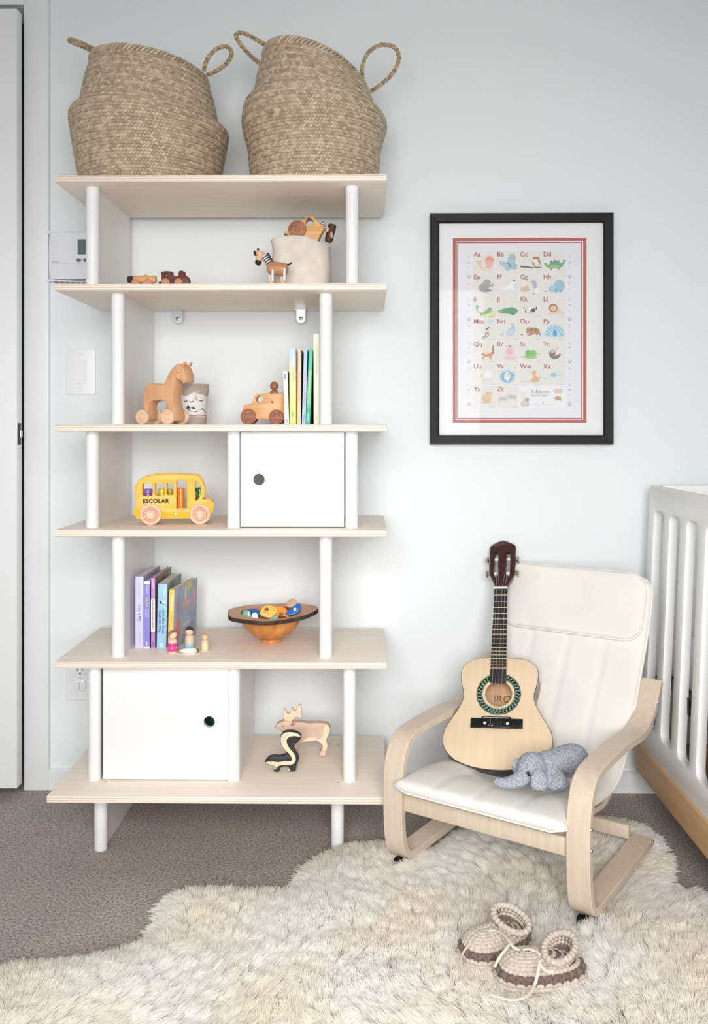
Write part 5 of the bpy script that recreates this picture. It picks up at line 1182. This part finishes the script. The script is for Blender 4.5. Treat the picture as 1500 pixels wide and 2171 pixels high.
ear.build('ear', M_yarn, el, ang=80)
MB().lathe([(1e-5, 0), (.010, .003), (.0145, .012), (.0145, .022), (.008, .032), (1e-5, .035)], 18, M=Matrix.Translation(eq(432, 480, .03)) @ RY(12) @ Matrix.Diagonal((.7, .4, 1, 1))).build('ear', M_yarn, el, ang=80)
e = eq(602, 490, -.026); MB().box(-.0028, .0028, -.002, .006, -.004, .004, .001, M=Matrix.Translation(e) @ RY(-25)).build('eye', M_blk, el)

# ------------------------------------------------------------------ crib
CRX = .741
crib = thing('crib', 'white slotted baby crib with a birch base rail at the right edge', 'crib', (CRX, 2.44, 0))
CLEN, CWID = 1.32, .72
M_crib = mat('crib_white', (244, 244, 242), .45)
def slotted(x, lean, name):
    z0, z1 = .164, .856
    loops = [rrect(-CLEN, 0, 0, z1 - z0, .006)]
    for i in range(10):
        yf = -.046 - .1215 * i
        loops.append(rrect(yf - .077, yf, .063, .629, .02, 4))
    return MB().prism(loops, 0, .0225, .002, plane='YZ').build(name, M_crib, crib, loc=(x, 0, z0), rot=(0, R(lean), 0), ang=30)
slotted(-.006, 2.4, 'slotted_side'); slotted(CWID - .05, -2.4, 'slotted_side')
for y in (0, -CLEN - .0):
    MB().prism([[(.022, 0), (CWID - .055, 0), (CWID - .085, .692), (.052, .692)]], y - .02, y, .002).build('end_panel', M_crib, crib, loc=(0, 0, .164))
M_rail = wood('crib_birch', (222, 184, 140), (208, 166, 120), 5, 1)
for x in (-.014, CWID - .068): MB().box(x, x + .045, -CLEN, 0, .090, .166, .002).build('base_rail', M_rail, crib)
for y in (0, -CLEN): MB().box(.03, CWID - .07, y - (.04 if y == 0 else 0), y + (0 if y == 0 else .04), .092, .162, .002).build('base_rail', M_rail, crib)
for x in (.22, CWID - .24):
    for y in (-.06, -CLEN + .06): MB().cyl(.018, 0, .095, 16, .002, M=TR(x, y, 0)).build('leg', M_rail, crib)
MB().box(.025, CWID - .06, -CLEN + .02, -.021, .33, .35).build('mattress_base', mat('spring_base_grey', (120, 116, 114), .7), crib)
for i in range(5): MB().box(.021, .026, -.3 - i * .2, -.28 - i * .2, .33, .37).build('base_bracket', M_black, crib)
tag(MB().box(.75 + .05, .741 + CWID - .075, 2.44 - CLEN + .03, 2.44 - .035, .351, .46, .02, seg=3).build('crib_mattress', mat('mattress_cotton', (238, 238, 240), .9)), 'white mattress inside the slotted crib', 'mattress')

# ------------------------------------------------------------------ sheepskin
RUGPX = [(-260, 2085), (-80, 2062), (0, 2052), (60, 2042), (150, 2036), (250, 2018), (318, 1990), (345, 1950), (362, 1905), (385, 1886), (450, 1884), (560, 1888), (635, 1878), (652, 1845), (690, 1812), (745, 1793), (800, 1787), (850, 1790), (900, 1800), (950, 1792), (970, 1770), (1010, 1752), (1090, 1744), (1180, 1738), (1260, 1735), (1330, 1740), (1375, 1765), (1398, 1805), (1402, 1850), (1404, 1885), (1440, 1888), (1500, 1882), (1600, 1876), (1760, 1880)]
ZT = .030
rugP = [at_z(x, y, ZT) for x, y in RUGPX]
poly = [(min(p.x, .70), p.y) for p in rugP[:-2]] + [(.71, 1.6), (.70, 1.3), (.6, 1.1), (0, 1.1), (-.6, 1.06), (-1.1, 1.2), (-1.15, 1.5)]
poly = smooth2(poly, 3)
PA = np.array(poly)
def inside(X, Y):
    r = np.zeros(len(X), bool); n = len(PA); j = n - 1
    for i in range(n):
        xi, yi, xj, yj = *PA[i], *PA[j]
        c = ((yi > Y) != (yj > Y)) & (X < (xj - xi) * (Y - yi) / (yj - yi + 1e-12) + xi)
        r ^= c; j = i
    return r
def edgedist(X, Y):
    d = np.full(len(X), 9.0); nx = np.zeros(len(X)); ny = np.zeros(len(X)); n = len(PA)
    for i in range(n):
        a = PA[i]; b = PA[(i + 1) % n]; ab = b - a; t = np.clip(((X - a[0]) * ab[0] + (Y - a[1]) * ab[1]) / (ab @ ab + 1e-12), 0, 1)
        qx, qy = a[0] + t * ab[0], a[1] + t * ab[1]; dd = np.hypot(X - qx, Y - qy); m = dd < d
        d[m] = dd[m]; nx[m] = (qx - X)[m]; ny[m] = (qy - Y)[m]
    l = np.hypot(nx, ny) + 1e-9
    return d, nx / l, ny / l
rug = thing('sheepskin_rug', 'large cream long wool sheepskin rug lying on the carpet', 'rug', (0, 0, 0))
M_hide = mat('hide_cream', (248, 246, 240), .95)
MB().prism([poly], .001, .012, .004, plane='XY').build('hide', M_hide, rug)
NS = 300000
bxs = PA.min(0), PA.max(0)
X = rng.uniform(bxs[0][0], bxs[1][0], NS * 2); Y = rng.uniform(1.28, bxs[1][1], NS * 2)
m = inside(X, Y); X, Y = X[m][:NS], Y[m][:NS]
dep = Y
ed, ex, ey = edgedist(X, Y)
N0 = len(X)
def wavef(X, Y, s, seed):
    r = np.random.default_rng(seed); v = np.zeros(len(X))
    for i in range(6):
        a = r.uniform(0, 6.28); f = s * r.uniform(.6, 1.7); v += np.sin((X * math.cos(a) + Y * math.sin(a)) * f + r.uniform(0, 6.28))
    return v / 2.4
# locks of wool: every strand bends towards the nearest of many tuft centres
NT = 5200
TX = rng.uniform(bxs[0][0], bxs[1][0], NT); TY_ = rng.uniform(1.26, bxs[1][1] + .03, NT)
cell = {}
for i in range(NT): cell.setdefault((int(TX[i] / .03 + 1000), int(TY_[i] / .03 + 1000)), []).append(i)
near = np.zeros(N0, int)
gx = (X / .03 + 1000).astype(int); gy = (Y / .03 + 1000).astype(int)
order = np.lexsort((gy, gx)); key = gx * 100000 + gy
for kk in np.unique(key):
    idx = np.where(key == kk)[0] if False else None
    break
srt = np.argsort(key, kind='stable'); ks = key[srt]; st = np.concatenate(([0], np.where(np.diff(ks))[0] + 1, [N0]))
for a_, b_ in zip(st[:-1], st[1:]):
    ids = srt[a_:b_]; cx, cy = gx[ids[0]], gy[ids[0]]
    cand = [i for dx in (-1, 0, 1) for dy in (-1, 0, 1) for i in cell.get((cx + dx, cy + dy), ())]
    if not cand: near[ids] = 0; continue
    cand = np.array(cand); d2 = (X[ids, None] - TX[cand]) ** 2 + (Y[ids, None] - TY_[cand]) ** 2
    near[ids] = cand[np.argmin(d2, 1)]
TL = rng.uniform(.9, 1.08, NT); TD = rng.normal(0, .14, (NT, 2))
fx = wavef(X, Y, 9, 1) * .6 + TD[near, 0]; fy = wavef(X, Y, 9, 2) * .38 + .5 + TD[near, 1]
k = np.exp(-ed / .03)
fx = fx * (1 - k) + ex * 1.0 * k; fy = fy * (1 - k) + ey * 1.0 * k
ln = .050 * TL[near] * rng.uniform(.8, 1.1, N0) * (1 - .35 * k)
# wool pressed flat under the chair runners and the slippers
def press(px_, py_, rad, f):
    global ln
    d = np.hypot(X - px_, Y - py_); ln = np.where(d < rad, ln * f, ln)
CI = CHM.inverted()
cx_ = CI[0][0] * X + CI[0][1] * Y + CI[0][3]; cy__ = CI[1][0] * X + CI[1][1] * Y + CI[1][3]
und = ((np.abs(np.abs(cx_) - .22) < .030) & (cy__ > -.02) & (cy__ < .45))
ln = np.where(und, ln * .72, ln)
for sx_, sy_, so_ in ((1056, 2050, .03), (1145, 2086, 0)):
    c_ = at_z(sx_, sy_, .027); press(c_.x, c_.y + so_, .042, .5)
    for o_ in (-.035, .035): press(c_.x + o_, c_.y + so_ + o_ * .25, .036, .999 if False else .6)
lx = np.clip(fx, -1.3, 1.3) * ln; ly = np.clip(fy, -1.3, 1.3) * ln
hz_ = np.sqrt(np.maximum(ln ** 2 * .25, ln ** 2 - .75 * (lx ** 2 + ly ** 2)))
tipx = X + lx; tipy = Y + ly
ttx = TX[near] + lx; tty = TY_[near] + ly
K_ = 6
pts = np.zeros((N0, K_, 3), np.float32)
j1, j2 = rng.normal(0, .0016, (N0, 2)), rng.normal(0, .004, (N0, 2))
for i in range(K_):
    t = i / (K_ - 1); c = .16 * t ** 1.4
    bx_ = X + lx * t ** 1.6; by__ = Y + ly * t ** 1.6
    px_ = bx_ * (1 - c) + (TX[near] + lx * t ** 1.6) * c; py_ = by__ * (1 - c) + (TY_[near] + ly * t ** 1.6) * c
    wv = math.sin(t * 9)
    pts[:, i, 0] = px_ + j1[:, 0] * wv + j2[:, 0] * t; pts[:, i, 1] = py_ + j1[:, 1] * wv + j2[:, 1] * t
    pts[:, i, 2] = .009 + hz_ * (t - .22 * t * t * (1 - k * .0)) * (1 - .35 * k * t)
hc = bpy.data.hair_curves.new('wool')
hc.add_curves([K_] * N0)
hc.points.foreach_set('position', pts.ravel())
ra = hc.attributes.get('radius') or hc.attributes.new('radius', 'FLOAT', 'POINT')
rv = np.tile(np.array([.0010, .0010, .0010, .0009, .0007, .0003], np.float32), (N0, 1))
ra.data.foreach_set('value', rv.ravel())
def wool_mat():
    m = bpy.data.materials.new('sheep_wool'); m.use_nodes = True; N, L = m.node_tree.nodes, m.node_tree.links
    N.remove(N['Principled BSDF'])
    df = N.new('ShaderNodeBsdfDiffuse'); tl_ = N.new('ShaderNodeBsdfTranslucent'); mx = N.new('ShaderNodeMixShader'); mx.inputs[0].default_value = .55
    hi = N.new('ShaderNodeHairInfo'); cr = N.new('ShaderNodeValToRGB'); cr.color_ramp.elements[0].color = lin((254, 251, 248)); cr.color_ramp.elements[1].color = lin((255, 254, 252))
    ge = N.new('ShaderNodeNewGeometry'); no = N.new('ShaderNodeTexNoise'); no.inputs['Scale'].default_value = 4.5; no.inputs['Detail'].default_value = 3; L.new(ge.outputs['Position'], no.inputs['Vector'])
    c2 = N.new('ShaderNodeValToRGB'); c2.color_ramp.elements[0].position = .42; c2.color_ramp.elements[1].position = .68
    c2.color_ramp.elements[0].color = (1, 1, 1, 1); c2.color_ramp.elements[1].color = lin((255, 252, 243))
    L.new(no.outputs['Fac'], c2.inputs[0]); L.new(hi.outputs['Random'], cr.inputs[0])
    mm = N.new('ShaderNodeMix'); mm.data_type = 'RGBA'; mm.blend_type = 'MULTIPLY'; mm.inputs['Factor'].default_value = 1; L.new(cr.outputs[0], mm.inputs['A']); L.new(c2.outputs[0], mm.inputs['B'])
    L.new(mm.outputs['Result'], df.inputs[0]); L.new(mm.outputs['Result'], tl_.inputs[0])
    L.new(df.outputs[0], mx.inputs[1]); L.new(tl_.outputs[0], mx.inputs[2]); L.new(mx.outputs[0], N['Material Output'].inputs[0]); return m
hc.materials.append(wool_mat())
wo = bpy.data.objects.new('wool', hc); col.objects.link(wo); wo.parent = rug; wo['kind'] = 'stuff'

# ------------------------------------------------------------------ crocheted baby slippers
M_cr = mat('cream_yarn', (202, 191, 178), .95, var=.08, vscale=160, bump=.6, bscale=420, spec=.1)
M_gy = mat('taupe_yarn', (122, 106, 100), .95, var=.12, vscale=160, bump=.6, bscale=420, spec=.1)
M_tan = mat('suede_sole', (196, 152, 108), .9)
M_lace = mat('cream_cord', (222, 212, 196), .8)
def foot(s, L_=.148, W_=.077, shift=0.0, n=64):
    out = []
    for i in range(n):
        a = 2 * math.pi * i / n; c_, s_ = math.cos(a), math.sin(a)
        w_ = W_ / 2 * (1 + .16 * c_)
        out.append((shift + L_ / 2 * s * math.copysign(abs(c_) ** .85, c_), w_ * s * math.copysign(abs(s_) ** .85, s_)))
    return out
def resample(loop, step):
    P = [Vector(p) for p in loop] + [Vector(loop[0])]; S = [0]
    for a, b in zip(P[:-1], P[1:]): S.append(S[-1] + (b - a).length)
    n = max(8, int(S[-1] / step)); n -= n % 4; out = []
    for i in range(n):
        s = S[-1] * i / n; j = int(np.searchsorted(S, s, 'right')) - 1; j = min(j, len(P) - 2); out.append(P[j].lerp(P[j + 1], (s - S[j]) / max(1e-9, S[j + 1] - S[j])))
    return out
def stitches(mb, loop, r, per=4, amp=.32, step=.0020, mi=0, zig=0.0):
    P = resample(loop, step)
    if zig: P = [p + Vector((0, 0, -abs(zig) * (1 if (i // 4) % 2 else -.3))) for i, p in enumerate(P)]
    mb.tube(P, lambda i: r * (1 - amp + amp * abs(math.sin(math.pi * (i + .5) / per)) * 1.4), 8, True, mi=mi)
def slipper(label, P, ang, tilt=0, cuffang=0, L_=.148):
    t = thing('baby_slipper', label, 'slipper', P, ang, 'crocheted baby slippers')
    MB().prism([foot(.97, L_)], .0, .007, .002, plane='XY').build('sole', M_tan, t)
    up = MB()
    core = MB().lathe([(1e-5, .004)] + [(.9, .006), (.93, .016), (.9, .03), (.78, .043), (.55, .052), (.3, .056), (1e-5, .057)], 48, M=Matrix.Diagonal((L_ / 2, .038, 1, 1)))
    core.build('lining', M_gy, t)
    rows = [(.008, 1.03, 0), (.0145, 1.05, 0), (.0215, 1.04, 0)]
    for z, s, sh in rows: stitches(up, [(x, y, z) for x, y in foot(s, L_)], .0046)
    gr = MB(); stitches(gr, [(x, y, .0305) for x, y in foot(1.0, L_)], .0056, zig=.006)
    stitches(gr, [(x, y, .0335) for x, y in foot(.955, L_)], .0042)
    for z, s, sh in [(.0395, .90, .002), (.0445, .79, .007), (.0490, .67, .012), (.0525, .54, .017), (.0550, .41, .020), (.0565, .28, .022), (.0575, .15, .023)]:
        stitches(up, [(x, y, z) for x, y in foot(s, L_, shift=sh)], .0046)
    up.build('upper', M_cr, t, ang=80); gr.build('grey_band', M_gy, t, ang=80)
    cf = MB(); cg = MB()
    Rl = Matrix.Rotation(-ang, 4, 'Z')                       # world to slipper
    CM = TR(-.034, 0, .050) @ Rl @ Matrix.Rotation(R(tilt), 4, 'X') @ Matrix.Rotation(cuffang, 4, 'Z')
    for i in range(5):
        f = (.94, .97, 1.0, 1.05, 1.12)[i]
        lp = [CM @ Vector((.032 * f * math.cos(a), .021 * f * math.sin(a), -.014 + i * .0078)) for a in [2 * math.pi * j / 40 for j in range(40)]]
        stitches(cg if i == 1 else cf, lp, .0062 if i == 4 else .0050)
    cf.build('cuff', M_cr, t, ang=80); cg.build('cuff_band', M_gy, t, ang=80)
    MB().lathe([(1e-5, -.012), (.031, -.012), (.033, .013), (.0295, .013), (.0275, -.006), (1e-5, -.006)], 32, M=CM @ Matrix.Diagonal((1, .65, 1, 1))).build('cuff_lining', M_gy, t)
    return t
SLZ = .027
PA1 = at_z(1056, 2050, SLZ); PB1 = at_z(1145, 2086, SLZ)
s1 = slipper('crocheted baby slipper farther from the camera, half behind its pair', PA1 + Vector((0, .03, 0)), R(180 + 30), 22, R(-42), .140)
s2 = slipper('crocheted baby slipper nearest the camera, overlapping its pair', PB1, R(180 + 6), 18, R(48), .152)
def lace(t, px_pts):
    inv = (Matrix.Translation(t.location) @ Matrix.Rotation(t.rotation_euler.z, 4, 'Z')).inverted()
    MB().tube([inv @ p for p in catmull([at_z(960 + x / 5, 1900 + y / 5, z + .008 + max(0, .06 - z) * .6) for x, y, z in px_pts], 8)], .0028, 8, flat=.7).build('lace', M_lace, t)
lace(s1, [(640, 540, .085), (590, 470, .088), (520, 395, .085), (420, 360, .08), (300, 400, .075), (180, 500, .065), (95, 620, .055), (85, 740, .05), (130, 870, .045), (210, 930, .05)])
lace(s1, [(610, 500, .088), (560, 560, .086), (490, 650, .075), (440, 750, .060)])
lace(s1, [(600, 490, .088), (640, 540, .085), (700, 570, .08)])
lace(s2, [(740, 570, .085), (800, 560, .088), (880, 585, .09), (920, 620, .09)])
lace(s2, [(920, 690, .09), (900, 800, .078), (870, 920, .06), (820, 1020, .05), (740, 1080, .05), (620, 1100, .05), (480, 1070, .05), (400, 1030, .05), (440, 950, .05)])
lace(s2, [(920, 720, .09), (960, 770, .085), (1010, 800, .08), (1070, 795, .08)])

# ------------------------------------------------------------------ lettering becomes plain mesh
bpy.context.view_layer.update()
dg = bpy.context.evaluated_depsgraph_get()
for o in [o for o in scene.objects if o.type == 'FONT']:
    me = bpy.data.meshes.new_from_object(o.evaluated_get(dg)); me.name = 'lettering'
    n = bpy.data.objects.new('lettering', me); col.objects.link(n)
    n.parent = o.parent; n.location, n.rotation_euler, n.scale = o.location.copy(), o.rotation_euler.copy(), o.scale.copy()
    bpy.data.objects.remove(o)
